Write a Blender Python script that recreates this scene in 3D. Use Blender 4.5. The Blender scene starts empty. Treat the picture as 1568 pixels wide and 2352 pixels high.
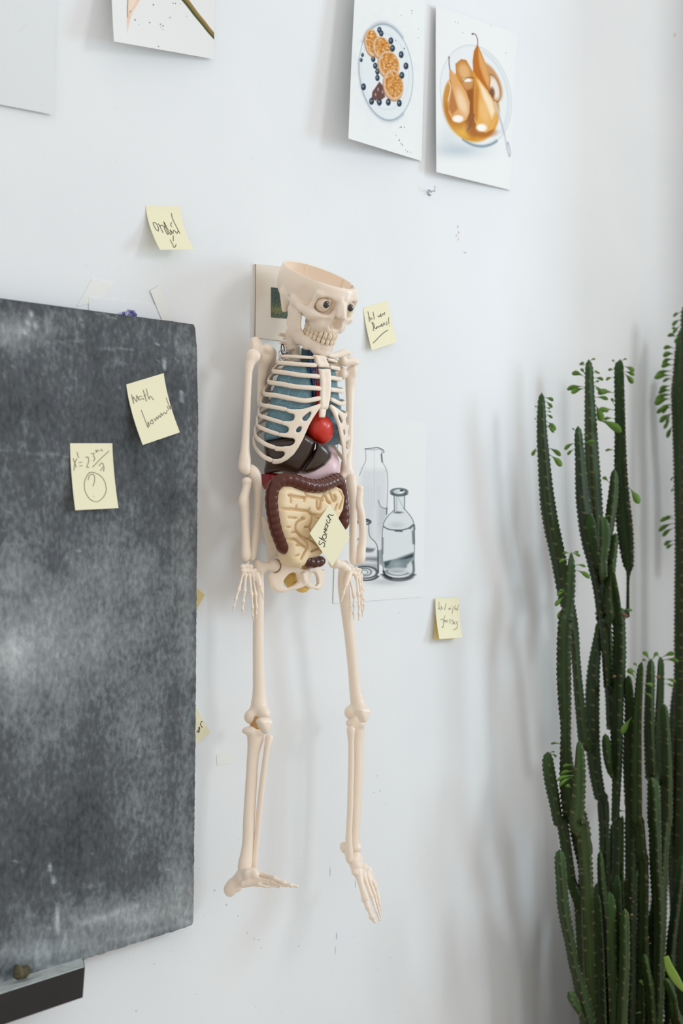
import bpy, math, random
import numpy as np
from math import sin, cos, pi, radians, sqrt
from mathutils import Vector, Matrix

# ------------------------------------------------------------------ camera
FPX = 2600.0; VX = 3500.0; HY = 1158.0
AL = math.atan(FPX / (VX - 784.0))
FW = np.array([sin(AL), cos(AL), 0.0]); RT = np.array([cos(AL), -sin(AL), 0.0]); UP = np.array([0, 0, 1.0])
CAM = np.array([-2.0 * sin(AL), -2.0 * cos(AL), 1.45])
sc = bpy.context.scene
cd = bpy.data.cameras.new('camera'); cam = bpy.data.objects.new('camera', cd); sc.collection.objects.link(cam)
cd.sensor_fit = 'VERTICAL'; cd.sensor_height = 36.0; cd.lens = FPX / 2352.0 * 36.0
cd.shift_y = -(1176.0 - HY) / 2352.0
cam.location = CAM; cam.rotation_euler = (pi / 2, 0, -AL)
cd.dof.use_dof = True; cd.dof.focus_distance = 1.86; cd.dof.aperture_fstop = 3.2
cd.clip_start = 0.05
sc.camera = cam
# ------------------------------------------------------------------ light
sc.view_settings.view_transform = 'Standard'; sc.view_settings.look = 'None'
sc.view_settings.gamma = 1.0; sc.view_settings.exposure = 0.0
w = bpy.data.worlds.new('world'); sc.world = w; w.use_nodes = True
WORLD_COL = (1.0, 0.985, 0.97, 1); WORLD_STR = 0.80
w.node_tree.nodes['Background'].inputs[0].default_value = WORLD_COL
w.node_tree.nodes['Background'].inputs[1].default_value = WORLD_STR
def area(name, loc, target, sx, sy, power, col):
    l = bpy.data.lights.new(name, 'AREA'); l.shape = 'RECTANGLE'; l.size = sx; l.size_y = sy
    l.energy = power; l.color = col
    o = bpy.data.objects.new(name, l); sc.collection.objects.link(o)
    o.location = loc; o.rotation_euler = (Vector(target) - Vector(loc)).to_track_quat('-Z', 'Y').to_euler()
    return o
area('window_light_cool', (3.3, -2.5, 2.0), (-0.1, 0, 1.35), 0.8, 1.2, 43, (0.62, 0.84, 1.0))
area('window_light_high', (1.5, -2.9, 2.75), (-0.1, 0, 1.3), 0.65, 0.75, 18, (0.90, 0.96, 1.0))

# ------------------------------------------------------------------ helpers
def W(px, py, d):
    v = FW + RT * (px - 784.0) / FPX + UP * (HY - py) / FPX
    return CAM + v * ((-d - CAM[1]) / v[1])
def prj(p):
    q = np.asarray(p, float) - CAM; z = q @ FW
    return np.stack([784 + FPX * (q @ RT) / z, HY - FPX * (q @ UP) / z], -1)
def mpp(px, d):            # metres per pixel at this place
    return float((W(px, HY, d) - CAM) @ FW) / FPX
def lin(c):
    c = np.asarray(c, float) / 255.0
    return np.where(c <= 0.04045, c / 12.92, ((c + 0.055) / 1.055) ** 2.4)
def L4(c): return tuple(float(v) for v in lin(c)) + (1.0,)

def mat(name, col, rough=0.5, sss=0.0, spec=0.5, metal=0.0, coat=0.0, bump=0.0, bscale=60.0, var=0.0, vscale=20.0, transm=0.0, attr=None, alpha=1.0):
    m = bpy.data.materials.new(name); m.use_nodes = True
    nt = m.node_tree; b = nt.nodes['Principled BSDF']
    b.inputs['Base Color'].default_value = L4(col); b.inputs['Roughness'].default_value = rough
    b.inputs['Metallic'].default_value = metal; b.inputs['Specular IOR Level'].default_value = spec
    if coat: b.inputs['Coat Weight'].default_value = coat; b.inputs['Coat Roughness'].default_value = 0.12
    if sss:
        b.inputs['Subsurface Weight'].default_value = sss
        b.inputs['Subsurface Radius'].default_value = (1.0, 0.6, 0.35); b.inputs['Subsurface Scale'].default_value = 0.004
    if transm: b.inputs['Transmission Weight'].default_value = transm
    if alpha < 1: b.inputs['Alpha'].default_value = alpha
    tc = nt.nodes.new('ShaderNodeTexCoord')
    if bump:
        n = nt.nodes.new('ShaderNodeTexNoise'); n.inputs['Scale'].default_value = bscale; n.inputs['Detail'].default_value = 5
        bp = nt.nodes.new('ShaderNodeBump'); bp.inputs['Strength'].default_value = bump; bp.inputs['Distance'].default_value = 0.002
        nt.links.new(tc.outputs['Object'], n.inputs['Vector']); nt.links.new(n.outputs['Fac'], bp.inputs['Height']); nt.links.new(bp.outputs['Normal'], b.inputs['Normal'])
    if attr:
        a = nt.nodes.new('ShaderNodeAttribute'); a.attribute_name = attr
        nt.links.new(a.outputs['Color'], b.inputs['Base Color'])
    elif var:
        n = nt.nodes.new('ShaderNodeTexNoise'); n.inputs['Scale'].default_value = vscale; n.inputs['Detail'].default_value = 4
        r = nt.nodes.new('ShaderNodeValToRGB'); c = np.array(L4(col)[:3])
        r.color_ramp.elements[0].position = 0.3; r.color_ramp.elements[1].position = 0.7
        r.color_ramp.elements[0].color = tuple(c * (1 - var)) + (1,); r.color_ramp.elements[1].color = tuple(np.minimum(c * (1 + var), 1)) + (1,)
        nt.links.new(tc.outputs['Object'], n.inputs['Vector']); nt.links.new(n.outputs['Fac'], r.inputs['Fac']); nt.links.new(r.outputs['Color'], b.inputs['Base Color'])
    return m

def mesh_obj(name, V, Fc, m, parent=None, smooth=True):
    me = bpy.data.meshes.new(name)
    V = np.asarray(V, float)
    if isinstance(Fc, np.ndarray) and Fc.ndim == 2 and len(Fc):
        n, k = Fc.shape
        me.vertices.add(len(V)); me.vertices.foreach_set('co', V.ravel())
        me.loops.add(n * k); me.loops.foreach_set('vertex_index', Fc.astype(np.int32).ravel())
        me.polygons.add(n); me.polygons.foreach_set('loop_start', np.arange(0, n * k, k, dtype=np.int32))
        me.polygons.foreach_set('loop_total', np.full(n, k, dtype=np.int32))
        me.update(calc_edges=True)
    else:
        me.from_pydata([tuple(v) for v in V], [], [tuple(int(i) for i in f) for f in Fc]); me.update()
    me.polygons.foreach_set('use_smooth', [smooth] * len(me.polygons))
    if m is not None: me.materials.append(m)
    o = bpy.data.objects.new(name, me); sc.collection.objects.link(o)
    if parent is not None:
        o.parent = parent
        o.matrix_parent_inverse = Matrix.Identity(4)
        off = Vector((0, 0, 0)); p = parent
        while p is not None: off += p.location; p = p.parent
        o.location = -off
    return o
def tag(o, label=None, cat=None, group=None, kind=None):
    if label: o['label'] = label
    if cat: o['category'] = cat
    if group: o['group'] = group
    if kind: o['kind'] = kind
    return o
def empty(name, loc, label, cat, group=None):
    o = bpy.data.objects.new(name, None); sc.collection.objects.link(o); o.location = tuple(loc); o.empty_display_size = 0.05
    return tag(o, label, cat, group)

class MB:
    def __init__(s): s.V = []; s.F = []; s.n = 0
    def add(s, V, F):
        V = np.asarray(V, float); s.V.append(V); s.F += [tuple(i + s.n for i in f) for f in F]; s.n += len(V)
    def box(s, lo, hi):
        x0, y0, z0 = lo; x1, y1, z1 = hi
        s.add([(x0,y0,z0),(x1,y0,z0),(x1,y1,z0),(x0,y1,z0),(x0,y0,z1),(x1,y0,z1),(x1,y1,z1),(x0,y1,z1)],
              [(0,3,2,1),(4,5,6,7),(0,1,5,4),(1,2,6,5),(2,3,7,6),(3,0,4,7)])
    def prism(s, front, back):     # two equal loops
        n = len(front); s.add(list(front) + list(back), [tuple(range(n))[::-1], tuple(range(n, 2*n))] + [(i, (i+1) % n, n + (i+1) % n, n + i) for i in range(n)])
    def sweep(s, pts, ra, rb=None, nrm=None, seg=10, cap=True):
        pts = np.asarray(pts, float); n = len(pts)
        ra = np.broadcast_to(np.asarray(ra, float), (n,)); rb = ra if rb is None else np.broadcast_to(np.asarray(rb, float), (n,))
        T = np.gradient(pts, axis=0); T /= np.linalg.norm(T, axis=1)[:, None] + 1e-12
        V = []; u = None
        for i in range(n):
            t = T[i]
            if nrm is not None: u = np.asarray(nrm[i] if np.ndim(nrm) == 2 else nrm, float)
            elif u is None: u = np.array([0, -1.0, 0]) if abs(t[1]) < 0.9 else np.array([1.0, 0, 0])
            u = u - t * (u @ t); u = u / (np.linalg.norm(u) + 1e-12); b = np.cross(t, u)
            for k in range(seg):
                a = 2 * pi * k / seg; V.append(pts[i] + u * cos(a) * ra[i] + b * sin(a) * rb[i])
        F = [(i*seg+k, i*seg+(k+1) % seg, (i+1)*seg+(k+1) % seg, (i+1)*seg+k) for i in range(n-1) for k in range(seg)]
        if cap: F += [tuple(range(seg))[::-1], tuple(range((n-1)*seg, n*seg))]
        s.add(V, F)
    def ball(s, c, r, nu=16, nv=10, M=None):
        r = np.broadcast_to(np.asarray(r, float), (3,)); V = []; F = []
        for j in range(nv + 1):
            for i in range(nu):
                th = pi * j / nv; p = np.array([sin(th)*cos(2*pi*i/nu), sin(th)*sin(2*pi*i/nu), cos(th)]) * r
                if M is not None: p = M @ p
                V.append(np.asarray(c) + p)
        for j in range(nv):
            for i in range(nu): F.append((j*nu+i, (j+1)*nu+i, (j+1)*nu+(i+1) % nu, j*nu+(i+1) % nu))
        s.add(V, F)
    def build(s, name, m, parent=None, smooth=True): return mesh_obj(name, np.concatenate(s.V), s.F, m, parent, smooth)

def smooth_path(pts, n=40):
    pts = np.asarray(pts, float)
    if len(pts) < 3: return np.stack([np.interp(np.linspace(0, 1, n), np.linspace(0, 1, len(pts)), pts[:, k]) for k in range(pts.shape[1])], 1)
    P = np.vstack([2*pts[0]-pts[1], pts, 2*pts[-1]-pts[-2]])
    d = np.linalg.norm(np.diff(pts, axis=0), axis=1); s = np.concatenate([[0], np.cumsum(d)])
    out = []
    for q in np.linspace(0, s[-1] * 0.999999, n):
        i = int(np.searchsorted(s, q, 'right') - 1); i = min(i, len(d)-1); t = (q - s[i]) / max(d[i], 1e-9)
        p0, p1, p2, p3 = P[i], P[i+1], P[i+2], P[i+3]
        out.append(0.5*((2*p1)+(-p0+p2)*t+(2*p0-5*p1+4*p2-p3)*t*t+(-p0+3*p1-3*p2+p3)*t**3))
    return np.array(out)

# ---- distance-field sculpting --------------------------------------------
def rotm(ax, a):
    return np.array(Matrix.Rotation(a, 3, ax))
class Sculpt:
    def __init__(s): s.ops = []; s.lo = np.full(3, 1e9); s.hi = np.full(3, -1e9)
    def _op(s, mode, fn, lo, hi, k):
        lo = np.asarray(lo, float); hi = np.asarray(hi, float); s.ops.append((mode, fn, lo, hi, k))
        if mode == 'u': s.lo = np.minimum(s.lo, lo); s.hi = np.maximum(s.hi, hi)
    def ell(s, c, r, k=0.004, mode='u', M=None):
        c = np.asarray(c, float); r = np.broadcast_to(np.asarray(r, float), (3,)).copy()
        def fn(X, Y, Z):
            x, y, z = X-c[0], Y-c[1], Z-c[2]
            if M is not None: x, y, z = (M[0,0]*x+M[1,0]*y+M[2,0]*z, M[0,1]*x+M[1,1]*y+M[2,1]*z, M[0,2]*x+M[1,2]*y+M[2,2]*z)
            k0 = np.sqrt((x/r[0])**2+(y/r[1])**2+(z/r[2])**2); k1 = np.sqrt((x/r[0]**2)**2+(y/r[1]**2)**2+(z/r[2]**2)**2)
            return k0*(k0-1)/(k1+1e-9)
        e = r if M is None else np.abs(M) @ r
        s._op(mode, fn, c-e, c+e, k)
    def cap(s, a, b, ra, rb=None, k=0.004, mode='u', sq=(1, 1, 1)):
        sq = np.asarray(sq, float); a = np.asarray(a, float); b = np.asarray(b, float); rb = ra if rb is None else rb
        A = a/sq; B = b/sq; d = B-A; L = float(d@d)+1e-12
        def fn(X, Y, Z):
            x, y, z = X/sq[0]-A[0], Y/sq[1]-A[1], Z/sq[2]-A[2]
            t = np.clip((x*d[0]+y*d[1]+z*d[2])/L, 0, 1)
            return (np.sqrt((x-d[0]*t)**2+(y-d[1]*t)**2+(z-d[2]*t)**2)-(ra+(rb-ra)*t))*sq.min()
        R = max(ra, rb)*sq
        s._op(mode, fn, np.minimum(a, b)-R, np.maximum(a, b)+R, k)
    def chain(s, pts, rs, k=0.004, mode='u', sq=(1, 1, 1)):
        rs = np.broadcast_to(np.asarray(rs, float), (len(pts),))
        for i in range(len(pts)-1): s.cap(pts[i], pts[i+1], rs[i], rs[i+1], k, mode, sq)
    def poly(s, P, yc, th, rnd=0.003, k=0.003, mode='u', yslope=(0, 0, 0, 0)):
        # P: XZ outline, extruded along Y about yc; yslope = (x0, z0, dydx, dydz)
        P = np.asarray(P, float)
        def fn(X, Y, Z):
            x = X + 0*Z; z = Z + 0*X; d = np.full(x.shape, 1e9); ins = np.zeros(x.shape, bool)
            for i in range(len(P)):
                a = P[i]; b = P[i-1]; ex, ez = b-a; wx = x-a[0]; wz = z-a[1]
                t = np.clip((wx*ex+wz*ez)/(ex*ex+ez*ez+1e-15), 0, 1); d = np.minimum(d, (wx-ex*t)**2+(wz-ez*t)**2)
                c = ((a[1] > z) != (b[1] > z)) & (x < (b[0]-a[0])*(z-a[1])/(b[1]-a[1]+1e-15)+a[0]); ins ^= c
            d = np.where(ins, -1, 1)*np.sqrt(d)
            y0 = yc + yslope[2]*(x-yslope[0]) + yslope[3]*(z-yslope[1])
            q = np.abs(Y-y0)-th
            a = d+rnd; b = q+rnd
            return np.minimum(np.maximum(a, b), 0)+np.sqrt(np.maximum(a, 0)**2+np.maximum(b, 0)**2)-rnd
        sl = abs(yslope[2])*max(abs(P[:, 0]-yslope[0]))+abs(yslope[3])*max(abs(P[:, 1]-yslope[1]))
        s._op(mode, fn, (P[:, 0].min(), yc-th-sl, P[:, 1].min()), (P[:, 0].max(), yc+th+sl, P[:, 1].max()), k)
    def half(s, n, off, k=0.0):   # keep n.p < off
        n = np.asarray(n, float)
        s.ops.append(('i', lambda X, Y, Z: n[0]*X+n[1]*Y+n[2]*Z-off, None, None, k))
    def field(s, h):
        lo = s.lo-3*h; N = np.ceil((s.hi+3*h-lo)/h).astype(int)+1
        ax = [lo[i]+h*np.arange(N[i]) for i in range(3)]
        f = np.full(tuple(N), 1e3)
        for mode, fn, a, b, k in s.ops:
            if a is None: sl = (slice(None),)*3
            else:
                pad = k+3*h; i0 = np.clip(np.floor((a-pad-lo)/h).astype(int), 0, N); i1 = np.clip(np.ceil((b+pad-lo)/h).astype(int)+1, 0, N)
                if (i1 <= i0).any(): continue
                sl = tuple(slice(i0[j], i1[j]) for j in range(3))
            g = fn(ax[0][sl[0]][:, None, None], ax[1][sl[1]][None, :, None], ax[2][sl[2]][None, None, :])
            c = f[sl]
            if mode == 'u':
                hh = np.maximum(k-np.abs(c-g), 0)/k if k > 0 else 0
                f[sl] = np.minimum(c, g)-(hh*hh*k/4 if k > 0 else 0)
            else:
                if mode == 's': g = -g
                hh = np.maximum(k-np.abs(c-g), 0)/k if k > 0 else 0
                f[sl] = np.maximum(c, g)+(hh*hh*k/4 if k > 0 else 0)
        return f, lo
    def mesh(s, h):
        f, lo = s.field(h)
        f[0] = f[-1] = 1; f[:, 0] = f[:, -1] = 1; f[:, :, 0] = f[:, :, -1] = 1
        S = f < 0; nc = tuple(np.array(f.shape)-1)
        acc = np.zeros(nc+(3,)); cnt = np.zeros(nc)
        faces = []
        crosses = []
        for ax in range(3):
            a = [slice(None)]*3; b = [slice(None)]*3; a[ax] = slice(0, -1); b[ax] = slice(1, None)
            fa = f[tuple(a)]; fb = f[tuple(b)]; cr = S[tuple(a)] != S[tuple(b)]
            idx = np.argwhere(cr); va = fa[cr]; vb = fb[cr]; t = va/(va-vb)
            p = idx.astype(float); p[:, ax] += t
            o1, o2 = [j for j in range(3) if j != ax]
            for d1 in (0, -1):
                for d2 in (0, -1):
                    c = idx.copy(); c[:, o1] += d1; c[:, o2] += d2
                    ci = tuple(c.T); np.add.at(acc, ci, p); np.add.at(cnt, ci, 1)
            crosses.append((ax, idx, S[tuple(a)][cr], o1, o2))
        m = cnt > 0; vid = np.full(nc, -1); vid[m] = np.arange(m.sum())
        V = acc[m]/cnt[m][:, None]
        for ax, idx, ina, o1, o2 in crosses:
            q = []
            for d1, d2 in ((-1, -1), (0, -1), (0, 0), (-1, 0)):
                c = idx.copy(); c[:, o1] += d1; c[:, o2] += d2; q.append(vid[tuple(c.T)])
            q = np.stack(q, 1); flip = ina if ax != 1 else ~ina
            q = np.where(flip[:, None], q, q[:, ::-1]); faces.append(q)
        F = np.concatenate(faces)
        # relax a little
        E = np.concatenate([F[:, [0, 1]], F[:, [1, 2]], F[:, [2, 3]], F[:, [3, 0]]])
        deg = np.zeros(len(V)); np.add.at(deg, E[:, 0], 1); np.add.at(deg, E[:, 1], 1)
        for it, lam in enumerate((0.5, -0.52, 0.5)):
            sm = np.zeros_like(V)
            for j in range(3):
                sm[:, j] = np.bincount(E[:, 0], V[E[:, 1], j], len(V))+np.bincount(E[:, 1], V[E[:, 0], j], len(V))
            V = V+lam*(sm/deg[:, None]-V)
        return lo+V*h, F
    def build(s, name, m, parent, h, xf=None, flip=False):
        V, F = s.mesh(h)
        if xf is not None: V = xf(V)
        if flip: F = F[:, ::-1].copy()
        return mesh_obj(name, V, F, m, parent)

# crop -> pixel converters of my notes
def c1(x, y): return (560+x/4.9, 560+y/4.9)
def c2(x, y): return (540+x/4.9, 770+y/4.9)
def c3(x, y): return (520+x/4.6118, 1050+y/4.6118)
def c4(x, y): return (500+x/3.92, 1400+y/3.92)
def c5(x, y): return (440+x/3.267, 1850+y/3.267)
def p6(x, y): return (780+x/3.409, y/3.409)
def pb(x, y): return (740+x/4.0559, 920+y/4.0559)
def kA(x, y): return (1140+x/3.664, 780+y/3.664)
def kB(x, y): return (1140+x/3.664, 1380+y/3.664)
def kC(x, y): return (1140+x/3.664, 1850+y/3.664)
def PT(cv, x, y, d): px, py = cv(x, y); return W(px, py, d)
def RR(cv, x, y, d, r, s): px, py = cv(x, y); return r/s*mpp(px, d)
def XZ(cv, pts, d):
    out = [PT(cv, x, y, d) for x, y in pts]; return np.array([(p[0], p[2]) for p in out])
# ------------------------------------------------------------------ room
M_wall = bpy.data.materials.new('wall_paint'); M_wall.use_nodes = True
nt = M_wall.node_tree; b = nt.nodes['Principled BSDF']; b.inputs['Roughness'].default_value = 0.75; b.inputs['Specular IOR Level'].default_value = 0.25
tc = nt.nodes.new('ShaderNodeTexCoord')
n1 = nt.nodes.new('ShaderNodeTexNoise'); n1.inputs['Scale'].default_value = 3.0; n1.inputs['Detail'].default_value = 6
r1 = nt.nodes.new('ShaderNodeValToRGB'); r1.color_ramp.elements[0].position = 0.3; r1.color_ramp.elements[1].position = 0.7
r1.color_ramp.elements[0].color = L4((233, 236, 238)); r1.color_ramp.elements[1].color = L4((240, 242, 243))
n2 = nt.nodes.new('ShaderNodeTexNoise'); n2.inputs['Scale'].default_value = 260.0; n2.inputs['Detail'].default_value = 3
mp = nt.nodes.new('ShaderNodeMapping'); mp.inputs['Scale'].default_value = (1, 1, 0.45)
bp = nt.nodes.new('ShaderNodeBump'); bp.inputs['Strength'].default_value = 0.16; bp.inputs['Distance'].default_value = 0.0012
n3 = nt.nodes.new('ShaderNodeTexVoronoi'); n3.inputs['Scale'].default_value = 26.0
r3 = nt.nodes.new('ShaderNodeValToRGB'); r3.color_ramp.elements[0].position = 0.0; r3.color_ramp.elements[1].position = 0.045
r3.color_ramp.elements[0].color = (0.78, 0.77, 0.75, 1); r3.color_ramp.elements[1].color = (1, 1, 1, 1)
mx = nt.nodes.new('ShaderNodeMixRGB'); mx.blend_type = 'MULTIPLY'; mx.inputs[0].default_value = 0.8
for a, c in ((tc.outputs['Object'], n1.inputs['Vector']), (tc.outputs['Object'], mp.inputs['Vector']), (mp.outputs['Vector'], n2.inputs['Vector']), (tc.outputs['Object'], n3.inputs['Vector']),
             (n1.outputs['Fac'], r1.inputs['Fac']), (n3.outputs['Distance'], r3.inputs['Fac']), (r1.outputs['Color'], mx.inputs[1]), (r3.outputs['Color'], mx.inputs[2]),
             (mx.outputs['Color'], b.inputs['Base Color']), (n2.outputs['Fac'], bp.inputs['Height']), (bp.outputs['Normal'], b.inputs['Normal'])): nt.links.new(a, c)
XR = 1.175
mb = MB(); mb.box((-2.2, 0.0, 0.0), (XR+0.12, 0.12, 2.9)); wall = mb.build('wall_back', M_wall, None, False); tag(wall, 'white painted plaster wall with faint scuffs', kind='structure')
mb = MB(); mb.box((XR, -0.52, 0.0), (XR+0.12, 0.0, 2.9)); o = mb.build('wall_right', M_wall, None, False); tag(o, kind='structure')
M_floor = mat('floor_boards', (190, 178, 164), 0.5, var=0.1, vscale=6)
mb = MB(); mb.box((-3.2, -4.2, -0.1), (2.6, 0.12, 0.0)); o = mb.build('floor', M_floor, None, False); tag(o, kind='structure')

# ------------------------------------------------------------------ painted papers
class Canvas:
    def __init__(s, px, py, base): s.x = px; s.y = py; s.c = np.tile(np.asarray(base, float), (len(px), 1))
    def mix(s, m, col): m = np.clip(m, 0, 1)[:, None]; s.c = s.c*(1-m)+np.asarray(col, float)*m
    def ell(s, cx, cy, rx, ry, col, a=1.0, soft=1.0, rot=0.0):
        c, q = cos(radians(rot)), sin(radians(rot)); X = (s.x-cx)*c+(s.y-cy)*q; Y = -(s.x-cx)*q+(s.y-cy)*c
        d = (np.sqrt((X/rx)**2+(Y/ry)**2)-1)*min(rx, ry); s.mix((0.5-d/soft)*a if a == 1 else np.clip(0.5-d/soft, 0, 1)*a, col)
    def ring(s, cx, cy, rx, ry, wd, col, a=1.0, soft=1.0, rot=0.0, arc=None):
        c, q = cos(radians(rot)), sin(radians(rot)); X = (s.x-cx)*c+(s.y-cy)*q; Y = -(s.x-cx)*q+(s.y-cy)*c
        d = abs((np.sqrt((X/rx)**2+(Y/ry)**2)-1)*min(rx, ry)); m = np.clip(0.5-(d-wd/2)/soft, 0, 1)*a
        if arc is not None:
            an = np.degrees(np.arctan2(Y/ry, X/rx)) % 360; lo, hi = arc; m = m*(((an-lo) % 360) < ((hi-lo) % 360))
        s.mix(m, col)
    def poly(s, P, col, a=1.0, soft=1.0):
        P = np.asarray(P, float); d = np.full(len(s.x), 1e9); ins = np.zeros(len(s.x), bool)
        for i in range(len(P)):
            p = P[i]; q = P[i-1]; e = q-p; wx = s.x-p[0]; wy = s.y-p[1]; t = np.clip((wx*e[0]+wy*e[1])/(e@e+1e-9), 0, 1)
            d = np.minimum(d, (wx-e[0]*t)**2+(wy-e[1]*t)**2); ins ^= ((p[1] > s.y) != (q[1] > s.y)) & (s.x < (q[0]-p[0])*(s.y-p[1])/(q[1]-p[1]+1e-12)+p[0])
        d = np.where(ins, -1, 1)*np.sqrt(d); s.mix(np.clip(0.5-d/soft, 0, 1)*a, col)
    def line(s, P, wd, col, a=1.0, soft=1.0, smooth=True):
        P = smooth_path(P, 4*len(P)) if smooth and len(P) > 2 else np.asarray(P, float)
        d = np.full(len(s.x), 1e9); wds = np.linspace(wd[0], wd[1], len(P)-1) if isinstance(wd, tuple) else [wd]*(len(P)-1)
        for i in range(len(P)-1):
            p, q = P[i], P[i+1]; e = q-p; wx = s.x-p[0]; wy = s.y-p[1]; t = np.clip((wx*e[0]+wy*e[1])/(e@e+1e-9), 0, 1)
            d = np.minimum(d, np.sqrt((wx-e[0]*t)**2+(wy-e[1]*t)**2)-wds[i]/2)
        s.mix(np.clip(0.5-d/soft, 0, 1)*a, col)
    def noise(s, amp, sc_=6.0, seed=0, cols=None, thr=0.0):
        rng = np.random.RandomState(seed); v = np.zeros(len(s.x))
        for k in range(10):
            a = rng.rand()*6.28; f = (0.5+rng.rand())*6.28/sc_; v += np.sin((s.x*cos(a)+s.y*sin(a))*f+rng.rand()*6.28+1.5*np.sin((s.x*sin(a)-s.y*cos(a))*f*0.7+rng.rand()*6))
        return v/3.2*amp

def sheet(name, corners, m, nu, nv, parent=None, pw=1.6, paint=None, base=(240, 241, 240), bulge=0.0, thick=0.0004):
    """corners TL,TR,BR,BL as (px,py,d)."""
    P = [W(*c) for c in corners]; D = [c[2] for c in corners]
    u, v = np.meshgrid(np.linspace(0, 1, nu), np.linspace(0, 1, nv))
    u = u.ravel()[:, None]; v = v.ravel()[:, None]
    Q = (1-v)*((1-u)*P[0]+u*P[1])+v*((1-u)*P[3]+u*P[2])
    dt = (1-u)*D[0]+u*D[1]; db = (1-u)*D[3]+u*D[2]
    dd = dt+(db-dt)*v**pw + bulge*np.sin(pi*v)*(1-u)
    Q[:, 1] = -dd[:, 0]
    idx = np.arange(nu*nv).reshape(nv, nu)
    F = np.stack([idx[:-1, :-1].ravel(), idx[1:, :-1].ravel(), idx[1:, 1:].ravel(), idx[:-1, 1:].ravel()], 1)
    # give it real thickness: back face + rim
    n = len(Q); Qb = Q.copy(); Qb[:, 1] += thick
    rim = np.concatenate([idx[0, :], idx[1:, -1], idx[-1, -2::-1], idx[-2:0:-1, 0]])
    m_ = len(rim); r0 = 2*n+np.arange(m_); R = np.stack([r0, np.roll(r0, -1), np.roll(r0, -1)+m_, r0+m_], 1)
    V = np.concatenate([Q, Qb, Q[rim], Qb[rim]]); FF = np.concatenate([F, F[:, ::-1]+n, R])
    o = mesh_obj(name, V, FF, m, parent)
    if paint is not None:
        pp = prj(Q); cv = Canvas(pp[:, 0], pp[:, 1], base); paint(cv)
        col = np.ones((len(V), 4)); col[:, :3] = lin(base); col[:n, :3] = lin(np.clip(cv.c, 0, 255))
        at = o.data.color_attributes.new('paint', 'FLOAT_COLOR', 'POINT'); at.data.foreach_set('color', col.ravel().astype(np.float32))
    return o, Q, (nu, nv)

M_paint = mat('watercolour_paper', (240, 240, 240), 0.7, attr='paint', spec=0.2, bump=0.15, bscale=400)
M_note = mat('sticky_note_paper', (243, 238, 205), 0.7, spec=0.2)
M_note2 = mat('sticky_note_orange', (243, 222, 160), 0.7, spec=0.2)
M_ink = mat('ink', (60, 56, 44), 0.6)
M_ink2 = mat('faint_ink', (140, 132, 116), 0.6)

def stroke_mesh(name, Q, shape, strokes, wpx, m, parent):
    nu, nv = shape; pp = prj(Q); mb = MB(); G = Q.reshape(nv, nu, 3); PP = pp.reshape(nv, nu, 2)
    for st in strokes:
        wd = wpx
        st = smooth_path(st, max(4, 4*len(st))) if len(st) > 2 else np.asarray(st, float)
        out = []
        for s in st:
            k = int(np.argmin(((pp-s)**2).sum(1))); j, i = divmod(k, nu); i = min(max(i, 1), nu-2); j = min(max(j, 1), nv-2)
            J = np.stack([(PP[j, i+1]-PP[j, i-1])/2, (PP[j+1, i]-PP[j-1, i])/2], 1)
            ab = np.linalg.lstsq(J, s-PP[j, i], rcond=None)[0]
            out.append(G[j, i]+ab[0]*(G[j, i+1]-G[j, i-1])/2+ab[1]*(G[j+1, i]-G[j-1, i])/2+np.array([0, -0.00035, 0]))
        out = np.array(out); r = wd/2*mpp(st[0][0], 0.02)
        if np.linalg.norm(out[-1]-out[0]) < 1e-5 and len(out) < 3: continue
        mb.sweep(out, 0.0002, r, nrm=(0, -1, 0), seg=6)
    return mb.build(name, m, parent)

def note(corners, strokes, label, cv, wpx=1.7, ink=None, pw=1.7, m=None, name='sticky_note', group=None, inkname='handwriting'):
    o, Q, sh = sheet(name, corners, m or M_note, 24, 24, pw=pw)
    tag(o, label, 'sticky note', group or 'handwritten sticky notes')
    if strokes: stroke_mesh(inkname, Q, sh, [[cv(*p) for p in st] for st in strokes], wpx, ink or M_ink, o)
    return o
def cvt(x0, y0, s): return lambda x, y: (x0+x/s, y0+y/s)

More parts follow.
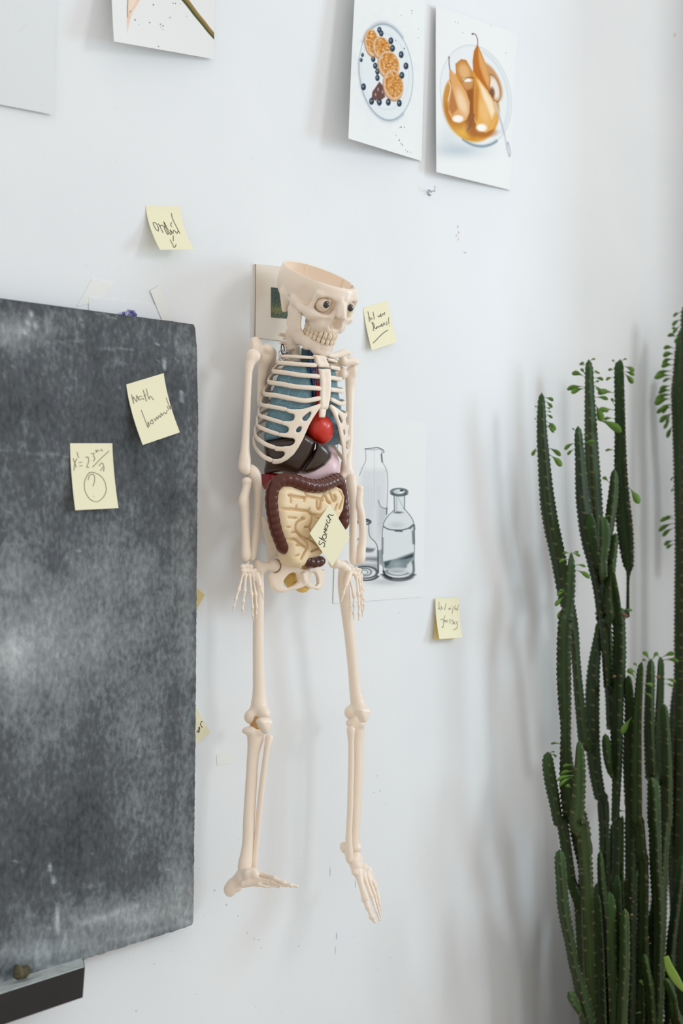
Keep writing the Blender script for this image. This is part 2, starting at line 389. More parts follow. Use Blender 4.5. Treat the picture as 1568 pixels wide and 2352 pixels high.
# yellow notes ---------------------------------------------------------------
cv = cvt(320, 460, 11.2)
note([(335, 472, .0006), (414, 474, .0006), (445, 573, .034), (368, 574, .034)],
     [[(480,800),(420,740),(360,620),(355,575),(420,590),(480,690),(490,760),(480,800)],
      [(480,598),(520,660),(570,760),(608,840)], [(530,680),(560,640),(640,675)],
      [(650,670),(640,720),(690,830),(730,885),(740,850),(680,720),(625,552),(700,690),(780,850),(810,890),(820,850),(790,755),(840,830),(865,855),(870,800),(880,765),(920,800),(960,855),(1000,790),(1040,855)],
      [(820,330),(850,470),(930,640),(1040,855)], [(828,570),(805,632),(835,690)], [(868,908),(872,1000),(872,1050)], [(785,1010),(850,1130),(890,1215),(920,1195),(945,1130)]],
     'yellow sticky note reading ordil with a down arrow, curling off the wall above the blackboard', cv, 1.6)
cv = cvt(820, 680, 15.68)
note([(834, 706, .0006), (890, 690, .0006), (912, 785, .010), (854, 805, .012)],
     [[(380,550),(410,680),(430,850),(440,930)], [(425,760),(450,770),(480,880)], [(510,780),(520,830),(550,820)], [(565,570),(590,680),(610,820),(590,830)],
      [(740,690),(760,740),(800,735),(850,640),(840,720),(880,730),(920,640),(975,665),(990,575)],
      [(620,1240),(570,1220),(590,1130),(525,950),(590,1000),(625,1130),(670,1180),(715,1150),(700,1100),(690,1160)],
      [(740,1080),(760,1130),(800,1080),(830,1100),(880,1000),(880,1070),(920,1080),(960,960),(1000,1050)], [(1040,920),(1075,1000),(1040,1050)],
      [(1135,770),(1125,880),(1145,1000)], [(1150,1055),(1165,1070)], [(575,1690),(680,1590),(820,1440),(980,1300),(1110,1225)]],
     'yellow sticky note about new flowers, tilted on the wall right of the skull', cv, 1.7)
cv = cvt(150, 840, 5.6)
BD = .033
note([(290, 883, BD), (376, 857, BD), (413, 993, BD+.026), (328, 1022, BD+.026)],
     [[(850,370),(880,490),(870,400),(920,465),(915,380),(945,440)], [(985,390),(950,400),(950,440),(1000,420),(1010,440)], [(1000,310),(1045,460)], [(1010,390),(1040,370)], [(1040,295),(1075,430),(1090,390),(1135,440)],
      [(975,570),(1010,660),(1065,800),(1060,720),(1085,780)], [(1110,690),(1090,740),(1130,740),(1115,690)], [(1140,680),(1160,710),(1170,660),(1190,690),(1200,640),(1225,665),(1230,610),(1250,640),(1270,600),(1295,620),(1310,570)],
      [(1310,520),(1330,570)], [(1295,410),(1350,560),(1350,510),(1380,545)]],
     'pale yellow sticky note reading math homework, tilted near the blackboard upper right edge', cv, 1.7, M_ink2)
note([(161, 1018, BD), (258, 1018, BD), (272, 1167, BD+.014), (173, 1172, BD+.014)],
     [[(150,1190),(120,1260),(110,1350)], [(100,1190),(140,1310)], [(150,1110),(165,1170),(175,1180)], [(175,1245),(215,1240)], [(180,1290),(220,1285)],
      [(260,1180),(290,1175),(300,1230),(275,1305),(305,1305)], [(330,1130),(370,1130),(360,1160),(380,1190),(360,1230)], [(350,1305),(450,1200),(560,1098)],
      [(385,1085),(415,1110)], [(415,1080),(390,1115)], [(425,1095),(450,1090)], [(460,1070),(480,1100)], [(430,1290),(470,1250),(490,1290),(450,1350)], [(500,1300),(490,1360)],
      [(300,1380),(250,1480),(250,1600),(310,1710),(400,1750),(480,1700),(525,1600),(500,1480),(430,1400),(340,1370),(300,1380)],
      [(290,1470),(320,1400),(370,1410),(375,1480),(355,1550)], [(362,1675),(366,1685)]],
     'pale yellow sticky note with an equation and circled question mark on the blackboard', cv, 1.7, M_ink2)
cv = cvt(980, 1360, 15.68)
# stack of two: the back one is flat on the wall
note([(1000, 1390, .0006), (1050, 1390, .0006), (1043, 1468, .004), (996, 1469, .004)], [], 'darker yellow sticky note flat on the wall beneath the note about glasses', cv, m=M_note2)
note([(1000, 1374, .005), (1054, 1373, .005), (1062, 1464, .020), (1009, 1468, .020)],
     [[(445,350),(430,480),(440,560),(395,605)], [(440,560),(490,655)], [(500,490),(540,610),(560,560)], [(685,410),(655,560),(625,610),(655,630)],
      [(790,570),(800,640),(830,570),(860,610)], [(885,480),(892,488)], [(945,540),(920,680),(900,790)], [(1020,470),(1000,570),(1030,640)], [(1140,460),(1090,600),(1080,670)], [(1000,600),(1120,620)],
      [(500,1000),(540,965),(590,1010),(600,1080),(590,1230),(555,1290),(545,1230)], [(655,840),(620,960),(650,1080)], [(650,1080),(670,1010),(690,1050),(720,1080),(740,990)],
      [(860,980),(815,1010),(840,1140)], [(940,1000),(890,1030),(950,1090),(910,1160)], [(960,1110),(1010,1060),(970,1130),(1020,1150)], [(1120,1050),(1060,1100),(1100,1170),(1100,1240),(1040,1320),(940,1365)]],
     'yellow sticky note about finding the right glasses, low right of the bottle drawing', cv, 1.5, M_ink2)
note([(420, 1350, .0006), (455, 1352, .0006), (470, 1366, .006), (440, 1420, .004)], [], 'orange yellow sticky note corner showing from behind the blackboard edge at hand height', cv, m=M_note2)
cv = cvt(440, 1340, 5.345)
note([(405, 1655, .0006), (443, 1610, .0006), (483, 1682, .003), (430, 1726, .003)],
     [[(122,1690),(108,1730),(130,1770)], [(125,1695),(135,1700)], [(85,1760),(100,1790),(85,1830),(80,1800),(100,1760)], [(60,1830),(78,1805)]],
     'yellow sticky note corner showing from behind the blackboard edge at knee height', cv, 1.7)

# torn tape pieces
M_tape = mat('masking_tape', (238, 239, 234), 0.6, spec=0.2)
def tape(c, lab):
    o, _, _ = sheet('tape_strip', c, M_tape, 8, 8); tag(o, lab, 'tape', 'tape pieces on the wall'); return o
tape([(212, 640, .0006), (262, 650, .0006), (232, 690, .0006), (176, 704, .0006)], 'pale masking tape strip across the left corner of the hidden drawing')
tape([(345, 668, .0022), (366, 655, .0022), (402, 738, .0022), (372, 735, .0022)], 'pale masking tape strip on the right corner of the hidden drawing')
tape([(497, 1734, .0006), (533, 1727, .0006), (535, 1752, .0006), (499, 1759, .0006)], 'small torn tape scrap on the wall left of the skeleton knee')

# papers ---------------------------------------------------------------------
def paint_branch(c):
    c.c[:] = (236, 237, 235); c.mix(np.clip((c.x-262)/230, 0, 1)*0.25, (222, 220, 216))
    z = cvt(0, 0, 2.8)
    c.poly([z(*p) for p in [(830,-60),(900,0),(870,50),(850,80),(835,130),(817,212),(815,120),(818,60)]], (238, 200, 172), 0.85, 3)
    c.poly([z(*p) for p in [(830,-60),(905,-60),(860,40),(840,60),(828,70)]], (244, 226, 208), 0.8, 5)
    c.line([z(822, -10), z(818, 60), z(820, 110)], 2, (92, 118, 92), 0.8)
    br = [z(1165, -30), z(1215, 30), z(1260, 90), z(1310, 150), z(1345, 195), z(1390, 245)]
    c.line(br, (13, 10), (134, 112, 58)); c.line([(x-3, y+2.5) for x, y in br], (5, 4), (66, 76, 42), 0.9, 2); c.line([(x+3, y-2) for x, y in br], 2.5, (170, 138, 86), 0.8, 2)
    for x, y, r in ((986,31,4),(868,128,4),(962,145,3.6),(1048,166,3.6),(1113,20,3),(1128,22,3),(1160,25,2),(1092,113,3),(1031,156,3),(893,158,2),(1019,299,3.2),(1200,104,2),(1034,176,2),(1045,190,2),(838,75,3)):
        c.ell(z(x, y)[0], z(x, y)[1], r/2.4, r/2.4, (70, 68, 62), 0.9, 0.8)
o, _, _ = sheet('watercolour_print', [(262, -330, .006), (494, -270, .003), (492, 136, .008), (262, 95, .040)], M_paint, 200, 340, paint=paint_branch, pw=2.0)
tag(o, 'watercolour sheet with a brown branch and leaf tip, lower left corner lifting off the wall', 'print', 'watercolour prints high on the wall')

def paint_blank(c):
    c.c[:] = (229, 232, 233)
    c.line([(30, 35), (55, 12)], 1, (205, 208, 212), 0.5, 2, False); c.line([(40, 75), (62, 55)], 1, (205, 208, 212), 0.5, 2, False)
o, _, _ = sheet('blank_paper', [(-160, -270, .003), (132, -200, .003), (125, 264, .006), (-160, 209, .004)], M_paint, 90, 140, paint=paint_blank, bulge=0.01)
tag(o, 'blank pale paper sheet taped high on the wall, left of the branch watercolour', 'paper')

def paint_pancakes(c):
    c.c[:] = (238, 239, 238); rng = np.random.RandomState(3)
    q = c.noise(1, 30, 5)
    c.mix(np.exp(-(((c.x-868)/70)**2+((c.y-165)/120)**2))*0.28*(1+q*0.4), (205, 212, 220))
    def e(x, y, rx, ry, col, a=1.0, s=1.0, rot=0): px, py = p6(x, y); c.ell(px, py, rx/3.409, ry/3.409, col, a, s, rot)
    def rg(x, y, rx, ry, wd, col, a=1.0, s=1.0, rot=0, arc=None): px, py = p6(x, y); c.ring(px, py, rx/3.409, ry/3.409, wd, col, a, s, rot, arc)
    e(362, 565, 208, 378, (226, 232, 234), 0.8, 3, -6); rg(362, 565, 208, 378, 1.4, (120, 138, 150), 0.6, 1.4, -6); rg(362, 565, 212, 384, 3, (130, 150, 165), 0.45, 5, -6, (60, 200)); rg(362, 565, 212, 384, 3, (120, 140, 155), 0.5, 6, -6, (220, 320))
    rg(355, 560, 185, 300, 1, (190, 202, 210), 0.5, 2, -6)
    c.poly([p6(*p) for p in [(255,720),(310,640),(345,680),(355,760),(300,800),(250,770)]], (96, 62, 56), 0.95, 2)
    for p in ((280,740),(300,700),(335,720),(290,790)): e(p[0], p[1], 7, 14, (190, 160, 150), 0.8, 1.5)
    def berry(x, y, r=19):
        e(x, y, r, r*1.45, (46, 60, 76), 1, 1.2); e(x-3, y-4, r*0.45, r*0.6, (130, 146, 160), 0.8, 1); e(x+6, y+8, r*0.3, r*0.4, (24, 32, 44), 0.9, 1)
    for p in ((310,235),(325,262),(262,462),(278,515),(295,560),(295,610),(178,430),(168,470)): berry(*p, 17 if p[0] > 200 else 11)
    nz = c.noise(1, 12, 11); nz2 = c.noise(1, 9, 23)
    for x, y, rx, ry, rot in ((253,332,56,108,-8),(332,380,68,98,-20),(384,505,82,108,-12),(420,665,78,120,-8)):
        px, py = p6(x, y)
        c.ell(px-1, py+2, rx/3.3, ry/3.3, (176, 126, 86), 0.9, 2, rot)
        c.ell(px, py, rx/3.409, ry/3.409, (222, 184, 148), 1, 1.5, rot)
        s0 = c.c.copy(); c.ell(px+1, py-1, rx*0.83/3.409, ry*0.83/3.409, (206, 142, 66), 1, 2, rot)
        k = (np.abs(c.c-s0).sum(1) > 12); c.c[k] += nz[k][:, None]*np.array([12, 20, 22])
        k2 = k & (nz2 > 0.85); c.c[k2] = c.c[k2]*0.45+np.array([250, 236, 216])*0.55
        k3 = k & (nz2 < -1.0); c.c[k3] = c.c[k3]*0.6+np.array([170, 98, 34])*0.4
    for p in ((400,320),(413,378),(481,428),(518,517),(486,590),(186,680),(249,793),(310,800),(380,800),(466,808)): berry(*p)
    for x, y, r in ((565,83,3),(562,105,2),(480,121,2),(615,225,2),(616,296,2),(465,1098,4),(480,1125,3),(490,1135,3),(530,1188,3),(552,1192,2),(515,1175,2),(448,1208,3),(480,995,4),(506,998,3),(470,1000,2),(440,1060,2),(505,380,4),(438,318,3)):
        e(x, y, r*1.2, r*1.6, (80, 84, 92), 0.85, 0.8)
o, _, _ = sheet('watercolour_print', [(818, -60, .030), (977, -60, .006), (968, 370, .004), (800, 318, .046)], M_paint, 170, 400, paint=paint_pancakes, pw=1.3)
tag(o, 'watercolour sheet of four pancakes and blueberries on a plate, curling off the upper wall', 'print', 'watercolour prints high on the wall')

def paint_pears(c):
    c.c[:] = (238, 239, 238); P = lambda *pts: [p6(*p) for p in pts]
    def e(x, y, rx, ry, col, a=1.0, s=1.0, rot=0): px, py = p6(x, y); c.ell(px, py, rx/3.409, ry/3.409, col, a, s, rot)
    c.mix(np.exp(-(((c.x-1055)/55)**2+((c.y-345)/16)**2))*0.5, (160, 178, 190)); c.mix(np.exp(-(((c.x-1030)/30)**2+((c.y-320)/30)**2))*0.3, (180, 195, 205))
    px, py = p6(1065, 750); c.ring(px, py, 272/3.409, 400/3.409, 1.4, (190, 198, 204), 0.8, 2, -12); c.ell(px, py, 268/3.409, 396/3.409, (232, 235, 236), 0.8, 2, -12)
    c.ring(px, py, 272/3.409, 400/3.409, 3.5, (96, 124, 140), 0.8, 4, -12, (70, 130))
    c.ring(px-2, py, 255/3.409, 380/3.409, 5, (205, 213, 218), 0.6, 5, -12, (300, 60))
    e(1030, 830, 215, 285, (218, 152, 50), 1, 5, -14); e(1000, 980, 120, 90, (238, 190, 84), 0.8, 12); e(930, 820, 110, 180, (170, 98, 30), 0.75, 16); e(1040, 850, 60, 200, (140, 76, 26), 0.8, 10); e(1110, 1035, 110, 40, (170, 98, 36), 0.8, 8); e(860, 740, 40, 100, (206, 146, 60), 0.9, 5)
    e(1180, 640, 70, 160, (198, 140, 84), 0.9, 5, -25); e(1210, 690, 35, 90, (240, 236, 230), 0.9, 5, -15); e(1190, 730, 22, 45, (120, 70, 40), 0.9, 4)
    c.ring(*p6(1205, 690), 45/3.409, 110/3.409, 1.2, (120, 90, 70), 0.8, 1, -15)
    c.poly(P((905,500),(950,462),(990,470),(1030,540),(1050,620),(1040,690),(990,710),(960,640),(910,580)), (196, 130, 60), 1, 2)
    e(975, 560, 42, 65, (232, 186, 128), 0.85, 9, -20); e(1000, 650, 38, 45, (206, 150, 96), 0.9, 5); e(1000, 628, 34, 14, (250, 246, 240), 0.95, 3); c.line(P((960,640),(1000,608),(1050,612)), 1.2, (70, 46, 36))
    c.poly(P((1078,345),(1050,400),(1040,480),(1045,560),(1100,640),(1150,700),(1175,700),(1180,620),(1150,520),(1110,420)), (190, 108, 26), 1, 2)
    c.poly(P((1085,380),(1110,430),(1150,520),(1175,620),(1165,690),(1130,620),(1095,520),(1085,440)), (228, 172, 108), 0.9, 5)
    c.line(P((1080,350),(1078,310),(1062,270),(1038,264)), 1.8, (110, 66, 50)); c.ell(*p6(1040, 266), 2.5, 2, (96, 56, 46))
    c.poly(P((862,540),(858,600),(875,650),(865,720),(848,800),(850,880),(885,950),(940,965),(990,940),(1015,880),(1018,800),(990,720),(930,630),(885,560)), (226, 168, 106), 1, 2)
    c.poly(P((862,545),(862,640),(900,760),(925,850),(880,900),(852,850),(868,720)), (184, 118, 60), 0.9, 5); e(955, 800, 34, 100, (246, 218, 180), 0.85, 9, -18); e(925, 930, 42, 28, (252, 248, 244), 0.95, 4); c.line(P((855,640),(868,690),(848,790)), 2, (250, 244, 236), 0.8)
    c.line(P((862,545),(856,500),(855,448)), 1.8, (86, 62, 56)); c.ell(*p6(855, 448), 1.8, 1.5, (60, 44, 44))
    c.poly(P((1060,620),(1050,700),(1048,820),(1050,930),(1080,1010),(1140,1040),(1200,1010),(1235,930),(1230,860),(1190,760),(1140,690),(1080,610)), (232, 172, 88), 1, 2)
    c.poly(P((1062,625),(1090,700),(1085,850),(1075,950),(1052,930),(1048,780)), (196, 124, 44), 0.85, 6); c.poly(P((1085,630),(1140,700),(1195,790),(1215,870),(1190,930),(1160,860),(1120,760)), (250, 232, 206), 0.9, 7)
    e(1110, 1000, 42, 30, (253, 250, 246), 0.95, 5); e(1130, 880, 34, 90, (240, 196, 130), 0.7, 9, -12)
    c.line(P((1000,1020),(1030,960),(1050,900)), 4, (140, 84, 60), 0.9, 2); e(992, 1005, 10, 22, (190, 130, 120), 0.8, 2)
    c.line(P((1215,800),(1255,930),(1290,1060),(1310,1170)), 4, (205, 212, 218)); c.line(P((1215,800),(1255,930),(1290,1060)), 1, (150, 160, 168)); c.ell(*p6(1322, 1170), 3.4, 15, (212, 217, 222), 1, 1, -8); c.ring(*p6(1322, 1170), 3.6, 15.5, 1, (150, 158, 168), 0.8, 1, -8)
    for x, y in ((905,172),(925,180),(965,256),(1180,200),(1300,415),(1160,1130)): e(x, y, 3, 4, (120, 122, 126), 0.8, 0.8)
o, _, _ = sheet('watercolour_print', [(1001, 12, .010), (1187, 78, .002), (1173, 437, .004), (1002, 395, .022)], M_paint, 190, 390, paint=paint_pears, pw=1.2)
tag(o, 'watercolour sheet of brown pears in syrup in a white bowl, right of the pancake sheet', 'print', 'watercolour prints high on the wall')

def paint_bottles(c):
    c.c[:] = (238, 240, 240); P = lambda *pts: [pb(*p) for p in pts]; G = (96, 106, 110); K = (58, 68, 74)
    def e(x, y, rx, ry, col, a=1.0, s=1.0): px, py = pb(x, y); c.ell(px, py, rx/4.056, ry/4.056, col, a, s)
    def rg(x, y, rx, ry, wd, col, a=1.0, s=1.0, arc=None): px, py = pb(x, y); c.ring(px, py, rx/4.056, ry/4.056, wd, col, a, s, 0, arc)
    c.mix(np.exp(-(((c.x-885)/45)**2+((c.y-1336)/9)**2))*0.45, (150, 158, 164))
    # tall jar
    c.poly(P((370,640),(600,640),(605,1060),(560,1500),(330,1500),(340,900)), (214, 219, 222), 0.7, 14)
    c.line(P((395,450),(450,445),(520,440),(570,465),(572,485)), 1.8, K, 0.9); c.line(P((400,455),(470,460),(540,455),(565,490)), 1, G, 0.8)
    c.line(P((403,455),(403,560),(375,620),(345,700)), 1.2, G, 0.8); c.line(P((553,480),(555,560),(590,630),(608,720),(605,900),(598,1060)), 1.2, G, 0.8); c.line(P((550,500),(557,570)), 3, K, 0.8, 2, False); c.line(P((485,470),(485,640),(480,1000)), 1, (190, 196, 200), 0.7, 2)
    c.line(P((520,930),(545,990),(600,1010)), 1.8, K, 0.8, 2); c.line(P((600,1000),(597,1060)), 2.6, K, 0.9, 1.5)
    c.poly(P((530,990),(600,1010),(590,1100),(540,1250),(520,1150)), (190, 196, 200), 0.6, 8)
    for x in (405, 430, 455, 515, 535): c.line(P((x, 800), (x, 1300)), 2, (202, 208, 212), 0.6, 4, False)
    # small bottle
    c.poly(P((350,1150),(440,1150),(440,1250),(500,1320),(520,1400),(520,1600),(450,1670),(300,1670),(270,1400),(330,1290)), (226, 230, 231), 0.8, 3)
    rg(390, 1130, 55, 26, 3, K, 0.85); rg(392, 1122, 30, 12, 2.5, K, 0.8)
    c.line(P((350,1160),(352,1260),(318,1310)), 2, G); c.line(P((432,1150),(440,1260),(500,1330),(520,1420),(520,1600)), 2, G, 0.9)
    c.poly(P((380,1365),(440,1375),(490,1380),(470,1410),(420,1415),(380,1400)), (100, 108, 112), 0.85, 5); c.poly(P((330,1460),(520,1460),(518,1500),(420,1490),(330,1500)), (110, 118, 122), 0.85, 8)
    c.poly(P((300,1520),(520,1520),(515,1590),(430,1560),(300,1580)), (150, 156, 160), 0.7, 8); rg(400, 1600, 110, 55, 3, K, 0.85, 2); rg(395, 1598, 60, 35, 2.5, G, 0.8, 2); rg(393, 1600, 30, 20, 1.5, G, 0.8, 1.5); rg(400, 1620, 120, 55, 3.5, (60, 66, 70), 0.9, 2, (10, 120))
    c.line(P((518,1400),(520,1600)), 3.5, K, 0.8, 3, False); c.poly(P((525,1400),(560,1380),(560,1540),(530,1520)), (130, 138, 142), 0.8, 5)
    # right bottle
    c.poly(P((670,890),(765,890),(765,1020),(830,1090),(855,1170),(850,1600),(780,1670),(620,1670),(568,1600),(555,1170),(600,1090),(670,1020)), (222, 228, 229), 0.9, 2)
    rg(715, 848, 68, 28, 3.5, G, 0.9, 1.5); rg(716, 862, 68, 26, 3, K, 0.8, 1.5, (0, 180)); e(738, 838, 18, 9, (40, 46, 50), 1, 1.5); e(690, 850, 30, 12, (190, 196, 198), 0.8, 3)
    c.line(P((668,890),(672,1030)), 2.2, G, 0.9); c.line(P((766,890),(765,1010)), 2.2, G, 0.9); e(706, 1043, 38, 9, (80, 88, 92), 0.9, 3); c.line(P((700,890),(760,1010)), 1, G, 0.6); c.line(P((690,900),(692,1030)), 3, (170, 178, 182), 0.7, 3, False)
    c.line(P((668,1020),(600,1090),(565,1170),(555,1350),(568,1600)), 1.8, G, 0.9); c.line(P((765,1010),(830,1090),(855,1170),(858,1350),(850,1600)), 1.8, G, 0.9)
    e(690, 1160, 55, 25, (196, 202, 204), 0.8, 10)
    c.line(P((572,1175),(620,1200),(720,1208),(800,1190),(850,1160)), 2.5, K, 0.85, 2); c.line(P((680,1212),(740,1216)), 4, K, 0.8, 3, False); c.line(P((815,1190),(850,1160),(856,1200)), 4, K, 0.7, 4)
    c.line(P((845,1220),(850,1330)), 5, (84, 92, 96), 0.8, 4, False); c.line(P((564,1280),(562,1430)), 3, G, 0.7, 3, False)
    c.poly(P((570,1500),(680,1475),(800,1430),(850,1412),(850,1500),(800,1560),(740,1570),(640,1580),(575,1560)), (120, 134, 138), 0.95, 4)
    c.poly(P((575,1505),(640,1490),(620,1530),(585,1550)), (58, 76, 80), 0.9, 4); c.poly(P((720,1480),(850,1425),(845,1455),(780,1475)), (44, 54, 58), 0.9, 3); e(690, 1525, 50, 26, (178, 190, 192), 0.6, 10)
    c.poly(P((790,1530),(840,1480),(830,1530),(780,1590)), (232, 236, 236), 0.9, 5); e(705, 1585, 100, 30, (206, 212, 213), 0.9, 6); rg(705, 1590, 105, 38, 2.2, G, 0.8, 2, (20, 200)); e(690, 1590, 60, 12, (160, 168, 171), 0.8, 5)
    rg(708, 1610, 140, 50, 4, (48, 56, 60), 0.9, 3, (5, 175)); rg(710, 1625, 130, 52, 4, (70, 78, 84), 0.8, 3, (20, 160)); c.line(P((570,1590),(590,1630),(640,1655)), 5, (40, 46, 50), 0.9, 2)
    c.line(P((845,1500),(850,1590),(820,1640)), 5, (90, 98, 102), 0.85, 4)
o, _, _ = sheet('bottle_drawing', [(778, 955, .001), (979, 969, .001), (971, 1371, .0008), (765, 1386, .0016)], M_paint, 210, 420, paint=paint_bottles)
tag(o, 'grey pencil and wash drawing of three glass bottles taped behind the skeleton arm', 'drawing')

def paint_berries(c):
    c.c[:] = (236, 238, 240); rng = np.random.RandomState(8)
    for k in range(60):
        a = rng.rand()*6.28; r = sqrt(rng.rand()); c.ring(296+17*r*cos(a), 724+11*r*sin(a), 2.6, 2.6, 0.9, (58, 56, 130), 0.9, 0.8)
    c.ell(276, 721, 5, 4, (150, 150, 190), 0.5, 4)
o, _, _ = sheet('paper_drawing', [(204, 682, .001), (381, 703, .001), (381, 820, .001), (204, 810, .001)], M_paint, 180, 120, paint=paint_berries)
tag(o, 'white sheet with a blue ink berry doodle, mostly hidden behind the blackboard top edge', 'drawing')

# pinned canvas card behind the skull
M_card = mat('card_board', (232, 222, 208), 0.7, spec=0.2)
def qd(pts, d): return [W(x, y, d) for x, y in pts]
card = empty('mounted_card', W(625, 690, 0.0), 'cream board with a small dark green meadow picture, fixed to the wall behind the skull', 'picture')
c0 = [(587, 606), (690, 617), (692, 788), (585, 775)]
mb = MB(); mb.prism(qd(c0, .004), [p+np.array([0, .0037, 0]) for p in qd(c0, .004)]); mb.build('backing_board', M_card, card, False)
mb = MB(); mb.sweep(np.array(qd([(587, 606), (585, 775)], .0042)), .0005, .0007, seg=6)
mb.build('board_edge', mat('card_edge', (150, 128, 108), 0.7), card)
def paint_meadow(c):
    c.c[:] = (84, 96, 80); n = c.noise(1, 7, 4); n2 = c.noise(1, 4, 9); c.c += n[:, None]*np.array([14, 16, 14])
    k = np.exp(-(((c.x-636)/16)**2+((c.y-712)/8)**2)); c.mix(k*(0.4+0.4*(n2 > 0.2)), (168, 150, 80)); c.mix((c.y < 690)*0.45, (70, 82, 88))
    c.mix(((n2 > 0.9) & (c.y > 700))*0.6, (176, 180, 150))
sheet('picture_print', [(623, 660, .0048), (664, 664, .0048), (664, 732, .0048), (623, 729, .0048)], M_paint, 60, 90, parent=card, paint=paint_meadow, base=(84, 96, 80), thick=0.0005)

# screw hook
M_steel = mat('steel', (200, 205, 210), 0.25, metal=1.0)
hk = empty('wall_hook', W(985, 441, 0.0), 'small silver screw hook in the wall below the pear watercolour', 'hook')
mb = MB(); a_ = W(985, 443, 0.0)
mb.sweep([a_+np.array([0, y, 0]) for y in (0, -.002, -.004)], [.0062, .0058, .0030], seg=16)
mb.build('flange', M_steel, hk)
mb = MB(); mb.sweep(smooth_path([a_+np.array([0, -.002, 0]), a_+np.array([.001, -.010, .002]), W(998, 439, .018), W(999, 436, .019), W(998, 428, .019)], 16), .0014, seg=8); mb.build('hook_shank', M_steel, hk)

# wall stains
M_st1 = mat('brown_fleck', (208, 190, 174), 0.8); M_st2 = mat('purple_mark', (208, 205, 228), 0.8); M_st3 = mat('grey_fleck', (206, 210, 214), 0.8)
def flecks(name, L, m):
    mb = MB()
    for x, y, rx, ry in L:
        c = W(x, y, 0.0002); s = mpp(x, 0); mb.ball(c, (rx*s*1.35, .00025, ry*s), 10, 6)
    o = mb.build(name, m, wall); return o
flecks('brown_flecks', [(1051, 521, 1.5, 3.5), (1053, 534, 1.5, 3), (1048, 541, 1.5, 2.5), (1052, 549, 1, 4), (1549, 80, 2, 5)], M_st1)
flecks('purple_marks', [(773, 2150, 1.6, 9), (770, 2182, 1, 10), (758, 2002, 1.2, 11), (816, 2030, 1, 9)], M_st2)
rr = random.Random(5)
flecks('grey_flecks', [(520, 2078, 2, 2.5), (493, 2045, 2, 2.5), (556, 1978, 1.5, 1.5), (547, 2104, 1.6, 1.6), (584, 2156, 1.6, 1.6), (594, 2158, 1.6, 1.6), (600, 2177, 1.6, 1.6), (568, 2143, 1.6, 1.6), (686, 2173, 1.6, 1.6), (1068, 580, 4, 2), (313, 2322, 1.5, 2.5), (354, 2214, 1.5, 1.5), (866, 1782, 1.6, 1.6), (872, 1816, 1.6, 1.6), (859, 1820, 1.4, 1.4), (885, 1846, 1.4, 1.4), (895, 2200, 1.4, 1.4), (917, 1407, 3, 1)] +
       [(rr.uniform(450, 1120), rr.uniform(1900, 2340), 0.9, 0.9) for _ in range(26)], M_st3)

# ------------------------------------------------------------------ blackboard
M_board = bpy.data.materials.new('chalky_slate'); M_board.use_nodes = True
nt = M_board.node_tree; b = nt.nodes['Principled BSDF']; b.inputs['Roughness'].default_value = 0.8; b.inputs['Specular IOR Level'].default_value = 0.2
tc = nt.nodes.new('ShaderNodeTexCoord')
def nz(scale, vec, det=6, rough=0.6):
    m = nt.nodes.new('ShaderNodeMapping'); m.inputs['Scale'].default_value = vec; n = nt.nodes.new('ShaderNodeTexNoise')
    n.inputs['Scale'].default_value = scale; n.inputs['Detail'].default_value = det; n.inputs['Roughness'].default_value = rough
    nt.links.new(tc.outputs['Object'], m.inputs['Vector']); nt.links.new(m.outputs['Vector'], n.inputs['Vector']); return n.outputs['Fac']
def mth(op, a, b_):
    m = nt.nodes.new('ShaderNodeMath'); m.operation = op; m.use_clamp = False
    for i, v in enumerate((a, b_)):
        if isinstance(v, (int, float)): m.inputs[i].default_value = v
        else: nt.links.new(v, m.inputs[i])
    return m.outputs[0]
at = nt.nodes.new('ShaderNodeAttribute'); at.attribute_name = 'paint'
sp = nt.nodes.new('ShaderNodeSeparateColor'); nt.links.new(at.outputs['Color'], sp.inputs[0])
big = nz(5, (1, 1, 1.0)); mid = nz(22, (1.3, 1, 0.8)); fine = nz(150, (1, 1, 0.6), 3)
v = mth('ADD', mth('MULTIPLY', mth('SUBTRACT', big, 0.5), 0.35), mth('MULTIPLY', mth('SUBTRACT', mid, 0.5), 0.42))
v = mth('ADD', v, mth('MULTIPLY', mth('SUBTRACT', fine, 0.5), 0.55))
v = mth('ADD', mth('ADD', v, 0.08), sp.outputs[0])
cr = nt.nodes.new('ShaderNodeValToRGB'); nt.links.new(v, cr.inputs['Fac'])
cr.color_ramp.elements[0].position = 0.0; cr.color_ramp.elements[0].color = L4((60, 64, 66)); cr.color_ramp.elements[1].position = 1.0; cr.color_ramp.elements[1].color = L4((215, 222, 222))
e = cr.color_ramp.elements.new(0.25); e.color = L4((92, 96, 100)); e = cr.color_ramp.elements.new(0.55); e.color = L4((146, 153, 155))
nt.links.new(cr.outputs['Color'], b.inputs['Base Color'])

board = empty('blackboard', W(300, 1500, .012), 'large dusty grey frameless blackboard hung on the wall at the left', 'blackboard')
BX1 = W(452, HY, .032)[0]; zt = W(445, 745, .032)[2]; zb = W(440, 2126, .032)[2]; BX0 = BX1-0.78
nuB, nvB = 130, 300
u, vv = np.meshgrid(np.linspace(0, 1, nuB), np.linspace(0, 1, nvB)); rng = np.random.RandomState(2)
edge_px = np.interp(np.linspace(zt, zb, nvB), [zb, W(0, 2110, .032)[2], W(0, 1650, .032)[2], W(0, 960, .032)[2], W(0, 800, .032)[2], zt], [0]*6)
py_r = np.array([prj((BX1, -.032, z))[1] for z in np.linspace(zt, zb, nvB)])
ex = np.interp(py_r, [745, 752, 800, 960, 1650, 2110, 2118, 2128], [444, 448, 452, 455, 449, 444, 443, 434])
ex = ex+rng.uniform(-0.7, 0.7, nvB)
xr = np.array([W(e_, y_, .032)[0] for e_, y_ in zip(ex, py_r)])
